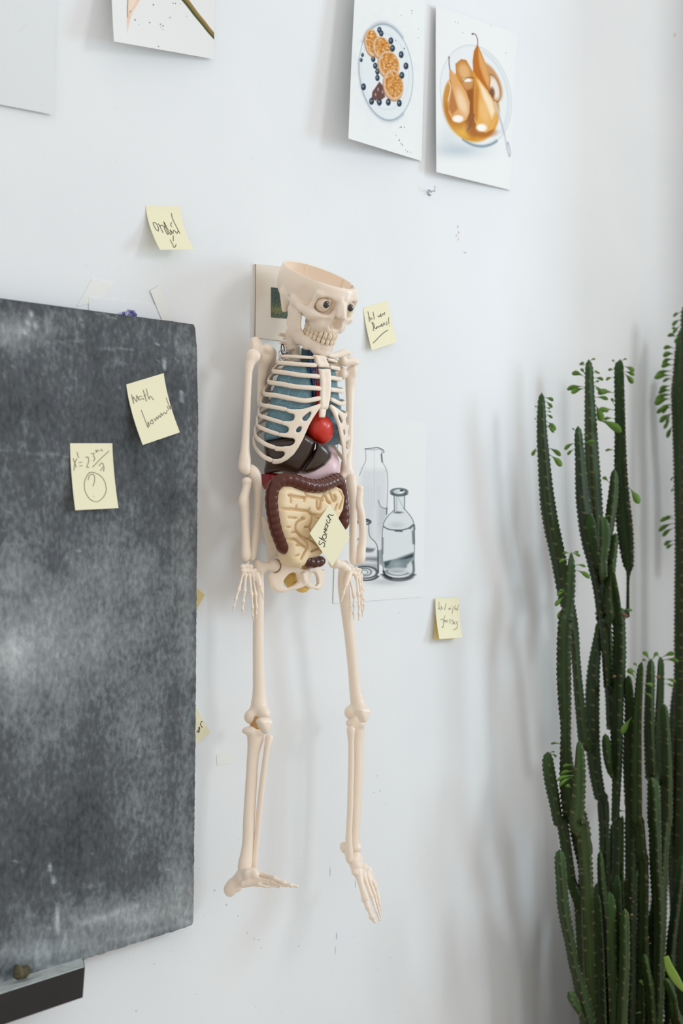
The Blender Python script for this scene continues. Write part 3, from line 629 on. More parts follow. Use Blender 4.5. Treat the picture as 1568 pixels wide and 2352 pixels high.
X = BX0+(xr[:, None]-BX0)*u; Z = zt+(zb-zt)*vv
Z = Z+(vv == 1)*rng.uniform(-0.0008, 0.0008, u.shape)
front = np.stack([X.ravel(), np.full(X.size, -.032), Z.ravel()], 1); back = front.copy(); back[:, 1] = -.020
idx = np.arange(nuB*nvB).reshape(nvB, nuB)
F = np.stack([idx[:-1, :-1].ravel(), idx[1:, :-1].ravel(), idx[1:, 1:].ravel(), idx[:-1, 1:].ravel()], 1)
rim = np.concatenate([idx[0, :], idx[1:, -1], idx[-1, -2::-1], idx[-2:0:-1, 0]]); n = len(front)
R = np.stack([rim, np.roll(rim, -1), np.roll(rim, -1)+n, rim+n], 1)
o = mesh_obj('slate_panel', np.concatenate([front, back]), np.concatenate([F, F[:, ::-1]+n, R]), M_board, board, False)
pp = prj(front); cvs = Canvas(pp[:, 0], pp[:, 1], (26, 26, 26))
def G(cx, cy, rx, ry, a, v=255):
    cvs.mix(np.exp(-(((cvs.x-cx)/rx)**2+((cvs.y-cy)/ry)**2))*a, (v, v, v))
G(60, 1480, 160, 130, .34); G(30, 1330, 60, 60, .25); G(20, 1500, 60, 60, .3); G(250, 1400, 190, 260, .22); G(330, 1750, 60, 260, .16); G(210, 2160, 160, 80, .35); G(330, 2090, 150, 40, .3); G(420, 2020, 40, 120, .25); G(430, 1500, 25, 600, .14)
G(60, 770, 120, 50, .22); G(20, 760, 60, 40, .2); G(120, 1050, 120, 70, .08); G(60, 1700, 200, 110, .12); G(90, 1950, 140, 110, .7, 12); G(250, 1000, 130, 300, .25, 16); G(100, 900, 120, 90, .3, 14); G(60, 2190, 120, 30, .3)
G(60, 2262, 90, 16, .8); G(150, 2225, 60, 10, .5); G(400, 790, 60, 50, .14); G(300, 2110, 200, 20, .12)
ch = lambda P, wd, a, s=3: cvs.line([( x/3.267, 660+y/3.267) for x, y in P], wd, (235, 235, 235), a, s)
ch([(180,340),(215,250),(240,180),(262,260),(285,330)], 4, .65, 5); ch([(235,200),(225,280),(205,330)], 3, .4, 4); ch([(375,180),(368,260),(365,330)], 9, .25, 10); ch([(600,230),(625,265),(605,310),(600,400)], 3, .4, 5); ch([(330,420),(480,405),(620,400)], 3, .2, 5); ch([(740,465),(900,460),(1000,470)], 4, .25, 6)
ch([(830,540),(930,570),(1050,600)], 8, .15, 10); ch([(1235,530),(1235,580),(1230,620)], 2.2, .6, 2); ch([(1180,425),(1178,432)], 4, .6, 3); ch([(1362,780),(1363,860)], 2.2, .5, 2); ch([(700,200),(760,190),(800,210),(850,230),(880,215)], 3, .3, 4); ch([(0,1220),(200,1240),(400,1250),(520,1275)], 2.5, .2, 4); ch([(190,900),(185,1050),(185,1200)], 3, .15, 5); ch([(80,1010),(180,1010)], 3, .15, 4); ch([(40,270),(20,380),(0,420)], 12, .2, 14)
cb = lambda P, wd, a, s=3: cvs.line([(x/2.8, 1960+y/2.8) for x, y in P], wd, (240, 240, 240), a, s)
cb([(325,70),(345,180),(362,320),(372,500),(385,690)], 2.2, .75, 2.5); cb([(415,500),(425,600),(430,680)], 5, .35, 5); cb([(300,560),(300,720)], 5, .35, 6); cb([(240,580),(240,720)], 4, .3, 6); cb([(325,80),(328,105)], 7, .7, 5); cb([(150,100),(150,120)], 5, .5, 4); cb([(590,0),(605,60)], 3, .3, 4)
cb([(520,450),(640,420),(780,370),(880,335)], 9, .3, 10); cb([(560,220),(700,180)], 8, .2, 10); cb([(700,550),(850,540),(1000,500),(1200,440)], 10, .18, 10); cb([(870,280),(874,286)], 5, .7, 3); cb([(95,50),(110,60)], 4, .5, 4); cb([(185,330),(190,400)], 3, .3, 4)
for k in range(420):
    x, y = rng.uniform(0, 450), rng.uniform(690, 2200); rad = rng.uniform(.8, 2.2); cvs.ell(x, y, rad, rad*rng.uniform(.8, 1.6), (200, 200, 200), rng.uniform(.08, .35), 2.5)
col = np.zeros((2*n, 4)); col[:n, :3] = cvs.c/255.0; col[n:, :3] = 0.1; col[:, 3] = 1
at_ = o.data.color_attributes.new('paint', 'FLOAT_COLOR', 'POINT'); at_.data.foreach_set('color', col.ravel().astype(np.float32))
for zz in (zt-.1, zb+.1):
    for xx in (BX1-.2, BX0+.1): mb = MB(); mb.box((xx-.02, -.0205, zz-.02), (xx+.02, -.0005, zz+.02)); mb.build('wall_spacer', M_card, board, False)
# chalk ledge
M_ledge = mat('dark_wood', (44, 42, 40), 0.5, spec=0.3, var=0.25, vscale=8)
M_dust = mat('chalk_dust', (196, 204, 202), 0.9, var=0.25, vscale=60, bump=0.5, bscale=120)
xb = W(191, 2208, .032)[0]; zt_ = zb+.004; fr = W(195, 2221, .085); fr_b = W(190, 2291, .085)
mb = MB(); x0 = BX0
topb = (xb, -.0322, zt_-.002); topf = (fr[0], -.085, fr[2]); H = fr[2]-fr_b[2]
mb.prism([(x0, -.0322, zt_-.002), topb, topf, (x0, -.085, fr[2])][::-1], [(x0, -.0322, zt_-.002-H), (xb, -.0322, zt_-.002-H), (fr_b[0], -.085, fr_b[2]), (x0, -.085, fr_b[2])][::-1])
ledge = mb.build('chalk_ledge', M_ledge, board, False)
mb = MB(); mb.prism([(x0, -.0324, zt_), (xb-.002, -.0324, zt_), (fr[0]-.001, -.0845, fr[2]+.0012), (x0, -.0845, fr[2]+.0012)][::-1], [(x0, -.0324, zt_-.003), (xb-.002, -.0324, zt_-.003), (fr[0]-.001, -.0845, fr[2]-.001), (x0, -.0845, fr[2]-.001)][::-1])
mb.build('chalk_dust', M_dust, ledge, False)
s_ = Sculpt(); cc = W(50, 2238, .058); cc[2] = fr[2]+.006
s_.ell(cc, (.011, .009, .007), .003); s_.ell(cc+np.array([-.006, 0, .004]), (.006, .006, .010), .003); s_.ell(cc+np.array([.006, .002, .002]), (.008, .007, .006), .003)
V_, F_ = s_.mesh(.0012); V_ = V_+np.sin(V_[:, [2, 0, 1]]*900)*.0006
o = mesh_obj('dried_sponge', V_, F_, mat('olive_crumb', (86, 80, 58), 0.9, var=0.4, vscale=150)); tag(o, 'small dark olive scrap lying in chalk dust on the ledge', 'sponge scrap')
# ------------------------------------------------------------------ skeleton
M_bone = mat('cream_plastic', (246, 230, 212), 0.32, sss=0.25, spec=0.4)
M_bone2 = mat('inner_skull_plastic', (240, 205, 160), 0.45, sss=0.25)
M_tooth = mat('tooth_plastic', (242, 224, 198), 0.35, sss=0.1)
M_eye = mat('eye_white', (240, 222, 196), 0.08, coat=0.8); M_pupil = mat('pupil_black', (14, 13, 14), 0.06, coat=1.0)
M_gap = mat('tooth_gap_brown', (120, 92, 66), 0.6)
XC = -0.158
sk = empty('model_skeleton', (XC, -.03, 1.62), 'cream plastic anatomical skeleton model with organs, hanging on the white wall', 'skeleton')

# ---- skull : modelled upright in millimetres, then posed
SK_C = W(722.3, 682.5, .10); SK_S = 0.787e-3
a_ = np.array([0.47356, -0.02472, -0.0387]); th_ = np.linalg.norm(a_)
SK_M = np.array(Matrix.Rotation(th_, 3, Vector(a_/th_))) @ np.diag([1., -1., 1.])
skx = lambda V: SK_C+(np.asarray(V, float) @ SK_M.T)*SK_S
s = Sculpt()
s.ell((0, -8, 26), (71, 90, 70), 6)
s.ell((0, -52, 8), (52, 42, 40), 10)            # occiput
s.ell((0, 58, 34), (50, 30, 24), 10)            # forehead
s.ell((0, 10, -6), (56, 60, 24), 10)            # base
for q in (-1, 1):
    s.cap((q*8, 84, 24), (q*46, 70, 24), 6.5, 6, 9)                 # brow ridge
    s.cap((q*50, 66, 24), (q*54, 58, -12), 5, 6, 6)                 # frontal process
    s.ell((q*46, 60, -20), (14, 14, 12), 8)                        # zygoma
    s.cap((q*14, 84, -14), (q*44, 70, -16), 5, 7, 7)                # orbit floor rim
    s.chain([(q*50, 58, -18), (q*61, 38, -13), (q*64, 16, -8), (q*60, -4, -4)], [8, 6.2, 6, 6.5], 5, sq=(0.7, 1, 1.35))
    s.cap((q*57, -22, -6), (q*52, -18, -38), 13, 6.0, 9)             # mastoid
    s.cap((q*7, 85, 18), (q*7, 95, -6), 5.5, 5.5, 6)                   # nasal bones
    s.cap((q*12, 84, 6), (q*16, 80, -34), 4.8, 7, 6)
    s.ell((q*26, 62, -32), (16, 20, 22), 9)
s.cap((0, 90, 14), (0, 104, -7), 5.5, 5, 7)
s.ell((0, 58, -30), (30, 26, 22), 10)           # maxilla
def arch(t, w_=28.5, y0=40, L_=45): return np.array([w_*sin(t), y0+L_*cos(t)])
ap = [(*arch(t, 26, 38, 41), -41) for t in np.linspace(-1.75, 1.75, 13)]
s.chain(ap, 5.6, 6, sq=(1, 1, 1.5))
for q in (-1, 1):
    s.ell((q*33, 80, 5), (20, 21, 17.5), 5, 's')                    # orbit
    s.ell((q*27, 58, 3), (13, 24, 12), 5, 's')
    s.ell((q*6.2, 92, -26), (6.8, 20, 12), 3, 's')                  # nasal aperture
    s.ell((q*7, 88, -31), (8.5, 16, 8), 3, 's')
    s.ell((q*67, 48, 10), (9, 20, 22), 9, 's')                      # temporal hollow
    s.ell((q*66, 0, -6), (6, 4, 4), 3, 's')                         # ear canal
s.ell((0, 30, -62), (20, 34, 22), 8, 's')                         # under the palate
s.half((0, 0, 1), 46, 1)
s.ell((0, -7, 34), (67, 86, 57), 1.5, 's')                        # brain cavity
for y_ in (-52, 10):                                              # moulded ridges inside
    pass
for p_ in ((69, -8), (0, 82), (30, -90), (56, 40)):
    s.cap((p_[0]*0.94, p_[1]*0.94-0.3, 20), (p_[0]*0.94, p_[1]*0.94-0.3, 45), 2.0, 2.0, 2)
V, F = s.mesh(1.15)
skull = mesh_obj('skull', skx(V), F, M_bone, sk)
# colour the inner bowl a touch deeper: separate liner mesh
# eyes
for q in (-1, 1):
    c = np.array([q*32.0, 67.5, 6.0]); mb = MB(); mb.ball(c, 15.4, 28, 18)
    eye = mesh_obj('eyeball', skx(np.concatenate(mb.V)), mb.F, M_eye, skull)
    # iris cap, looking ahead and a little outward to the model's left
    dirv = np.array([-0.12, 0.96, 0.22]); dirv /= np.linalg.norm(dirv)
    u_ = np.cross(dirv, [0, 0, 1]); u_ /= np.linalg.norm(u_); v_ = np.cross(dirv, u_)
    mb = MB(); VV = [c+dirv*15.9]; FF = []
    for j, an in enumerate((8, 16, 24, 30)):
        for i in range(24):
            rr_ = 15.8 if an < 30 else 15.2
            VV.append(c+dirv*cos(radians(an))*rr_+(u_*cos(2*pi*i/24)+v_*sin(2*pi*i/24))*sin(radians(an))*rr_)
    for i in range(24): FF.append((0, 1+i, 1+(i+1) % 24))
    for j in range(3):
        for i in range(24): FF.append((1+j*24+i, 1+(j+1)*24+i, 1+(j+1)*24+(i+1) % 24, 1+j*24+(i+1) % 24))
    mesh_obj('pupil', skx(VV), FF, M_pupil, eye)
# mandible
s = Sculpt()
for q in (-1, 1):
    s.poly([(0, 0)]*3, 0, 1, 1, 1) if False else None
    s.chain([(q*58, 8, -6), (q*55, 11, -30), (q*51, 17, -54), (q*48, 21, -68)], [5, 7, 9, 9], 8, sq=(0.55, 1.5, 1))
    s.chain([(q*56, 26, -14), (q*53, 26, -34), (q*50, 29, -56)], [3.4, 6, 8], 8, sq=(0.55, 1.4, 1))
    s.chain([(q*48, 20, -69), (q*42, 38, -76), (q*32, 55, -81), (q*18, 70, -84), (0, 76, -86)], [8, 7, 6.5, 6.5, 7], 8, sq=(0.75, 0.8, 1.6))
s.ell((0, 77, -91), (15, 7, 6), 6)
lp = [(*arch(t, 25, 38, 39), -76) for t in np.linspace(-1.7, 1.7, 13)]
s.chain(lp, 5.4, 6, sq=(1, 1, 1.5))
V, F = s.mesh(1.3)
jaw = mesh_obj('mandible', skx(V), F, M_bone, skull)
# teeth
def tooth_arc(n, w_, y0, L_, tmax=1.62):
    ts = np.linspace(-tmax, tmax, 400); P = np.array([arch(t, w_, y0, L_) for t in ts]); d = np.concatenate([[0], np.cumsum(np.linalg.norm(np.diff(P, axis=0), axis=1))])
    out = []
    for k in range(n):
        q = (k+.5)/n*d[-1]; t = np.interp(q, d, ts); p = arch(t, w_, y0, L_); e = arch(t+.01, w_, y0, L_)-p; out.append((p, e/np.linalg.norm(e), d[-1]/n))
    return out
for up, parent_, prm in ((1, skull, (14, 31.5, 38, 46.5)), (0, jaw, (14, 31, 37, 45.5))):
    for p, e, wd in tooth_arc(*prm):
        s = Sculpt(); ang = math.atan2(e[1], e[0]); c, sn = cos(ang), sin(ang); z0 = -54 if up else -67; hh = 8.2
        hw = wd*0.465; z0 += 4.5*max(0, 1-(p[1]-36)/42)
        s.poly([(-hw*.8, -6.6), (hw*.8, -6.6), (hw, 0), (hw, 6.6), (-hw, 6.6), (-hw, 0)] if not up else [(-hw*.8, 6.6), (hw*.8, 6.6), (hw, 0), (hw, -6.6), (-hw, -6.6), (-hw, 0)][::-1], 0, 3.8, 2.2, 0)
        s.ell((0, 2.2, 0), (hw*.85, 3.6, 5.6), 2)
        V, F = s.mesh(0.75); V = np.stack([V[:, 0]*c+V[:, 1]*(-sn)*-1*-1+p[0], V[:, 0]*sn+V[:, 1]*c+p[1], V[:, 2]+z0], 1)
        mesh_obj('tooth', skx(V), F, M_tooth, parent_)

for up, parent_ in ((1, skull), (0, jaw)):  # brown strip added behind each tooth row to darken the gaps between teeth
    s = Sculpt(); s.chain([(*arch(t, 29, 38, 43.5), -54 if up else -67) for t in np.linspace(-1.6, 1.6, 13)], 3.9, 1, sq=(1, 1, 1.6)); V, F = s.mesh(1.2); mesh_obj('tooth_gap_dark', skx(V), F, M_gap, parent_)
# ---- neck and spine
def vertebra(c, r, h, name='vertebra'):
    s = Sculpt(); c = np.asarray(c, float)
    s.cap(c+[0, 0, -h*.3], c+[0, 0, h*.3], r, None, .002); s.cap(c, c+[0, r*1.9, -h*.3], r*.32, r*.25, .002)
    for q in (-1, 1): s.cap(c+[0, r*.5, 0], c+[q*r*1.9, r*.7, 0], r*.35, r*.28, .002)
    s.build(name, M_bone, sk, .0013)
for i in range(4): vertebra((XC-.004+i*.0, -.052-.008*(3-i)*.4, 1.700+i*.014-.016), .0105, .012)
for i in range(9): vertebra((XC, -.038, 1.672-.0235*i), .0105, .017)
for i in range(4): vertebra((XC, -.042+.002*i, 1.461-.022*i), .0125, .018)

# ---- rib cage
tabY = np.array([800, 818, 850, 877, 903, 930, 953, 976, 998, 1023, 1060, 1100.])
tabZ = np.array([W(687, y, .075)[2] for y in tabY])[::-1]
tA = np.array([.040, .050, .062, .067, .0725, .079, .083, .0865, .090, .091, .0865, .075])[::-1]
tB = np.array([.024, .030, .040, .048, .052, .053, .054, .055, .055, .055, .052, .046])[::-1]
tD = np.array([.088, .088, .085, .080, .077, .076, .075, .074, .073, .072, .070, .068])[::-1]
def cage(z): return np.interp(z, tabZ, tA), np.interp(z, tabZ, tB), np.interp(z, tabZ, tD)
def hit(px, py, g=0.0):
    """first crossing of the pixel's ray with the cage surface -> (phi, z)"""
    best = None
    ds = np.linspace(.16, .005, 400); P = np.array([W(px, py, d) for d in ds]); a, b_, dc = cage(P[:, 2])
    val = ((P[:, 0]-XC)/(a+g))**2+((ds-dc)/(b_+g))**2
    k = int(np.argmax(val < 1)) if (val < 1).any() else int(np.argmin(val))
    x = (XC-P[k, 0])/a[k]; y = (ds[k]-dc[k])/b_[k]
    return math.atan2(x, y), P[k, 2]
def cpt(phi, z, g=0.0, side=1):
    a, b_, dc = cage(z); return np.array([XC-side*(a+g)*sin(phi), -(dc+(b_+g)*cos(phi)), z])
def c7(x, y): return (559+x/5.985, 764+y/5.985)
ribs = [([(505,318),(700,330),(865,340),(990,345)], 44), ([(460,405),(650,425),(830,440),(1000,450)], 60), ([(400,520),(600,555),(790,585),(1050,605)], 64), ([(340,670),(540,710),(730,745),(1065,770)], 66),
 ([(283,835),(450,865),(650,905),(850,935),(1055,900)], 66), ([(240,980),(400,1020),(592,1058)], 58), ([(215,1125),(300,1165),(420,1205),(535,1238)], 56), ([(190,1270),(280,1325),(380,1365),(482,1396)], 57), ([(172,1430),(240,1490),(330,1545),(438,1583)], 60), ([(165,1580),(210,1640),(290,1710),(396,1760)], 64)]
rib_phi = []
for cr_, hgt in ribs:
    pz = np.array([hit(*c7(*p)) for p in cr_]); rib_phi.append((pz, hgt/5.985*mpp(690, .1)*0.5))
for side in (1, -1):
    for ri, (pz, hw) in enumerate(rib_phi):
        ph = pz[:, 0]; z = pz[:, 1]
        slope = 0.010+0.0022*ri
        back_ph = np.array([2.9, 2.4, 1.95]) ; m_ = back_ph > ph[0]+.15
        bz = z[0]+0.006+slope*(back_ph-ph[0])
        P_ = np.concatenate([np.stack([back_ph[m_], bz[m_]], 1), pz])
        P_ = smooth_path(P_, 46)
        pts = np.array([cpt(a, b_, 0, side) for a, b_ in P_])
        nr = np.array([[-side*sin(a), -cos(a), 0] for a, _ in P_])
        mb = MB(); hws = np.full(len(pts), hw); tk = np.full(len(pts), .0021)
        j = int(len(pts)*.70)
        hws[j] *= 1.10; tk[j] *= 1.25; hws[0] *= .6; hws[-1] *= .8
        mb.sweep(pts, tk, hws, nrm=nr, seg=12); mb.build('rib', M_bone, sk)
# costal cartilage plate, traced once and laid on the curved cage
def ray_poly(s, cv, P, side, lo, hi, mode, k, dref=.11, grow=0.0):
    """prism over the traced outline, extruded along one oblique direction"""
    Q = XZ(cv, P, dref); v = FW+RT*(690-784.0)/FPX; sh = v[0]/v[1]
    def fn(X, Y, Z):
        x = (2*XC-X if side < 0 else X)-sh*(Y+dref); z = Z+0*x; x = x+0*Z
        zz = 1.45+(z-1.45)*1.0/(1+(-(Y+dref))*0.5/1.0*(-1)*0) if False else z
        d = np.full(x.shape, 1e9); ins = np.zeros(x.shape, bool)
        for i in range(len(Q)):
            a = Q[i]; b_ = Q[i-1]; ex, ez = b_-a; wx = x-a[0]; wz = zz-a[1]; t = np.clip((wx*ex+wz*ez)/(ex*ex+ez*ez+1e-15), 0, 1)
            d = np.minimum(d, (wx-ex*t)**2+(wz-ez*t)**2); ins ^= ((a[1] > zz) != (b_[1] > zz)) & (x < (b_[0]-a[0])*(zz-a[1])/(b_[1]-a[1]+1e-15)+a[0])
        return np.where(ins, -1, 1)*np.sqrt(d)-grow
    s._op(mode, fn, lo, hi, k); return fn
def cage_d(X, Y, Z, g=0.0):
    a, b_, dc = cage(Z+0*X+0*Y); x = (X-XC)+0*a; y = (Y+dc); r = np.sqrt((x/(a+g))**2+(y/(b_+g))**2)+1e-9
    return (r-1)*np.sqrt(x*x+y*y)/r
def facing(X, Y, Z, side):
    v = FW+RT*(690-784.0)/FPX; a, b_, dc = cage(Z+0*X+0*Y); x = (X-XC)*(1 if side > 0 else -1)
    return (x*v[0]/a**2+(Y+dc)*v[1]/b_**2)*.02*.05
plate = [(590,1035),(640,1047),(700,1055),(780,1057),(850,1050),(950,1022),(1055,988),(1064,1035),(1010,1110),(950,1200),(900,1290),(860,1380),(815,1480),(760,1580),(690,1680),(600,1752),(520,1792),(440,1806),(380,1790),(398,1725),(460,1730),(520,1715),(558,1682),(568,1652),(540,1633),(440,1625),(422,1610),(432,1550),(520,1560),(640,1555),(690,1530),(706,1492),(690,1462),(640,1455),(560,1440),(468,1420),(478,1366),(580,1378),(612,1362),(622,1322),(600,1292),(520,1262),(532,1207),(650,1219),(690,1200),(702,1152),(688,1126),(640,1116),(578,1080)]
hA = [(925,1105),(900,1108),(850,1145),(805,1185),(808,1205),(840,1225),(870,1215),(900,1180),(928,1125)]; hB = [(790,1300),(760,1302),(730,1330),(718,1355),(735,1375),(765,1375),(790,1350),(798,1315)]
ZL, ZH = W(690, 1085, .1)[2]-.01, W(690, 915, .1)[2]+.01
for side in (1, -1):
    s = Sculpt(); lo = (XC-.10, -.14, ZL) if side > 0 else (XC-.005, -.14, ZL); hi = (XC+.005, -.055, ZH) if side > 0 else (XC+.10, -.055, ZH)
    ray_poly(s, c7, plate, side, lo, hi, 'u', 0)
    for h_ in (hA, hB): ray_poly(s, c7, h_, side, lo, hi, 's', .0015)
    s._op('i', lambda X, Y, Z: np.abs(cage_d(X, Y, Z))-.0024, lo, hi, .003)
    s._op('i', lambda X, Y, Z, side=side: facing(X, Y, Z, side), lo, hi, 0)
    s.build('costal_cartilage', M_bone, sk, .00125)
# breastbone
s = Sculpt()
s.poly(XZ(c7, [(965,296),(1010,306),(1110,312),(1150,380),(1196,488),(1048,478),(1015,430),(992,350)], .124), -.122, .0042, .004, .001)
s.poly(XZ(c7, [(1046,486),(1196,496),(1206,600),(1206,750),(1194,900),(1164,1052),(1060,1052),(1066,900),(1072,700),(1062,560)], .130), -.128, .0045, .0042, .003)
s.poly(XZ(c7, [(1062,1050),(1148,1050),(1130,1172),(1060,1166)], .130), -.127, .0036, .0032, .002)
s.ell(PT(c7, 1085, 390, .130), (.012, .0045, .013), .003, 's'); s.ell(PT(c7, 1130, 570, .136), (.009, .0045, .013), .003, 's'); s.ell(PT(c7, 1140, 780, .136), (.0085, .0042, .026), .003, 's')
s.build('breastbone', M_bone, sk, .0012)

# ---- shoulders and arms (model's right = left of picture)
def B(cv, name, chains, h=.0014, ells=(), subs=(), k=.005, parent=None, m=None):
    """chains: list of (points (x,y,d) in notes coords, radii in note pixels, [sq])"""
    s = Sculpt(); sc_ = {c1: 4.9, c2: 4.9, c3: 4.6118, c4: 3.92, c5: 3.267, idc: 1.0}[cv]
    for ch_ in chains:
        pts = [PT(cv, *p) for p in ch_[0]]; rs = [r/sc_*mpp(cv(p[0], p[1])[0], p[2]) for p, r in zip(ch_[0], ch_[1])]
        if len(pts) > 2 and len(ch_) < 4:
            n = 5*len(pts); a = smooth_path(np.concatenate([np.array(pts), np.array(rs)[:, None]], 1), n); pts, rs = a[:, :3], a[:, 3]
        s.chain(pts, rs, k, sq=ch_[2] if len(ch_) > 2 else (1, 1, 1))
    for (x, y, d, rx, ry, rd, *rest) in ells:
        u_ = mpp(cv(x, y)[0], d)/sc_; M_ = rotm('Z', rest[0]) if rest else None
        s.ell(PT(cv, x, y, d), (rx*u_, rd*u_, ry*u_), k, M=M_)
    for (x, y, d, rx, ry, rd) in subs:
        u_ = mpp(cv(x, y)[0], d)/sc_; s.ell(PT(cv, x, y, d), (rx*u_, rd*u_, ry*u_), .003, 's')
    return s.build(name, m or M_bone, parent or sk, h)
def idc(x, y): return (x, y)
# right arm
B(c2, 'scapula', [([(370,160,.062),(350,230,.058),(320,330,.050),(305,450,.046),(295,600,.042),(290,780,.040)], [58, 50, 32, 19, 14, 12], (1, .45, 1)),
                  ([(420,170,.050),(400,330,.042),(340,560,.036),(300,780,.036)], [20, 22, 20, 12], (1, .25, 1)), ([(235,70,.060),(225,120,.060),(262,180,.060)], [30, 36, 18], (1, .5, 1))],
  ells=[(375,150,.066,62,46,40)], subs=[(330,240,.078,30,44,30)])
B(c2, 'humerus', [([(200,200,.072),(185,270,.070),(160,340,.070),(150,450,.070),(138,700,.070),(130,900,.070),(120,1100,.070),(110,1290,.070),(108,1420,.070),(110,1510,.070)], [50, 46, 33, 26, 24, 25, 28, 36, 54, 46], (1.0, .8, 1))],
  ells=[(235,235,.072,52,62,52), (165,230,.070,36,50,44), (80,1480,.070,42,56,36), (130,1520,.074,36,52,34)], subs=[(112,1430,.094,18,60,24)])
B(c3, 'ulna', [([(285,150,.074),(300,190,.074),(325,280,.074),(335,430,.074),(332,560,.074),(315,760,.074),(290,920,.074),(270,1070,.074)], [50, 52, 34, 30, 32, 34, 30, 26], (1, .85, 1)), ([(262,110,.070),(285,180,.072)], [34, 46], (1, .9, 1))])
B(c3, 'radius', [([(215,255,.080),(212,320,.080),(192,400,.080),(180,470,.080),(195,560,.080),(200,760,.080),(204,940,.080),(205,1060,.080)], [40, 28, 32, 42, 34, 30, 33, 42], (1, .85, 1))], ells=[(215,252,.080,48,26,40)])
def hand(mirror, rays, thumb, carp, d0, pal):
    s = Sculpt(); u_ = mpp(c3(carp[0], carp[1])[0], d0)/4.6118
    for (x, y, r) in pal: s.ell(PT(c3, x, y, d0), (r*u_*1.05, r*u_*.8, r*u_*.88), .0007)
    def ray(s, P, mcp, first=True):
        pts = [PT(c3, x, y, d0+dd) for x, y, dd in P]
        pts = np.array(pts); rb = [17, 12, 17, 10.5, 13, 8.5, 11, 4.5]
        n = len(pts); return pts
    for P in rays:                                   # metacarpals stay with the palm
        a, b_ = [PT(c3, x, y, d0+dd) for x, y, dd in P[:2]]
        m_ = (a+b_)/2; s.chain([a, a*.75+b_*.25, a*.25+b_*.75, b_], [22*u_, 13*u_, 13*u_, 23*u_], .0006)
    for P in thumb[:1]:
        a, b_ = [PT(c3, x, y, d0+dd) for x, y, dd in P[:2]]; s.chain([a, (a+b_)/2, b_], [32*u_, 30*u_, 22*u_], .002)
    h_ = s.build('hand', M_bone, sk, .0010)
    for P, nm in [(r, 'finger') for r in rays]+[(t, 'thumb') for t in thumb]:
        s = Sculpt(); pts = [PT(c3, x, y, d0+dd) for x, y, dd in P[1:]]
        for i in range(len(pts)-1):
            a, b_ = pts[i], pts[i+1]; e1 = 20-3.2*i; e2 = 18-3*i if i < len(pts)-2 else 7
            s.chain([a*.94+b_*.06, a*.65+b_*.35, a*.3+b_*.7, b_], [e1*u_, e1*.56*u_, e1*.54*u_, e2*u_], .0004)
        s.build(nm, M_bone, h_, .0009)
hand(1, [[(175,1235,0),(128,1405,.004),(100,1500,.006),(78,1580,.006),(64,1635,.004)], [(205,1245,.003),(192,1415,.008),(178,1530,.010),(170,1610,.010),(167,1685,.008)],
         [(245,1245,.004),(265,1455,.010),(275,1590,.012),(278,1680,.012),(286,1742,.010)], [(278,1245,.002),(308,1455,.008),(318,1590,.010),(315,1660,.010),(312,1708,.008)]],
     [[(320,1240,.004),(352,1355,.010),(375,1430,.012),(394,1510,.012)]], (230, 1170), .080,
     [(175,1160,34),(215,1150,34),(255,1160,32),(180,1200,36),(220,1200,34),(262,1205,34),(300,1200,30),(232,1110,14)])
# left arm
B(c2, 'clavicle', [([(1020,218,.112),(1100,232,.108),(1190,208,.100),(1240,190,.094),(1290,205,.088)], [13, 20, 27, 24, 18])])
B(c2, 'scapula', [([(1110,410,.060),(1090,470,.052),(1075,600,.045)], [60, 50, 30], (1, .4, 1)), ([(1200,235,.088),(1225,300,.084),(1300,290,.086),(1375,305,.088)], [24, 30, 28, 17], (1, .8, 1)), ([(1130,300,.070),(1220,320,.076)], [30, 30], (1,.6,1)), ([(1110,330,.066),(1140,400,.068),(1180,430,.070)], [40, 44, 40], (1, .6, 1))])
B(c2, 'humerus', [([(1300,400,.078),(1298,480,.076),(1292,600,.074),(1292,800,.074),(1286,1000,.074),(1284,1200,.074),(1268,1350,.074),(1255,1450,.074),(1250,1560,.074)], [52, 48, 38, 33, 31, 33, 40, 54, 66], (1, .75, 1))],
  ells=[(1205,430,.076,52,72,52), (1330,400,.082,36,62,40), (1200,1590,.074,40,46,40), (1300,1560,.078,40,46,34)], subs=[(1262,1500,.094,20,50,20)])
B(c3, 'ulna', [([(1320,235,.082),(1325,300,.082),(1340,420,.082),(1345,560,.082),(1342,760,.082),(1342,950,.082),(1345,1110,.082)], [52, 46, 42, 34, 31, 31, 34], (1, .8, 1))], ells=[(1330,215,.082,52,30,40)])
B(c3, 'radius', [([(1412,335,.088),(1405,420,.088),(1400,500,.088),(1425,590,.088),(1442,760,.088),(1440,900,.088),(1425,1000,.088),(1420,1090,.088)], [30, 28, 28, 28, 26, 27, 34, 45], (1, .75, 1))], ells=[(1412,325,.088,36,22,32)])
hand(-1, [[(1300,1260,.006),(1352,1330,.008),(1350,1480,.012),(1348,1620,.014),(1352,1722,.012)][0:1]+[(1350,1470,.010),(1350,1570,.012),(1346,1650,.012),(1352,1722,.010)],
          [(1375,1270,.004),(1395,1455,.010),(1402,1570,.012),(1402,1660,.012),(1400,1732,.010)], [(1400,1265,.004),(1425,1440,.010),(1432,1550,.012),(1438,1620,.012),(1440,1690,.010)],
          [(1425,1255,.004),(1440,1400,.010),(1448,1500,.012),(1452,1560,.012),(1455,1620,.010)]],
     [[(1300,1230,.004),(1262,1360,.010),(1238,1440,.012),(1215,1530,.012)]], (1350, 1200), .085,
     [(1330,1190,32),(1370,1185,32),(1405,1200,30),(1310,1220,34),(1350,1230,34),(1390,1240,34),(1420,1250,26),(1372,1130,14),(1270,1250,22)])

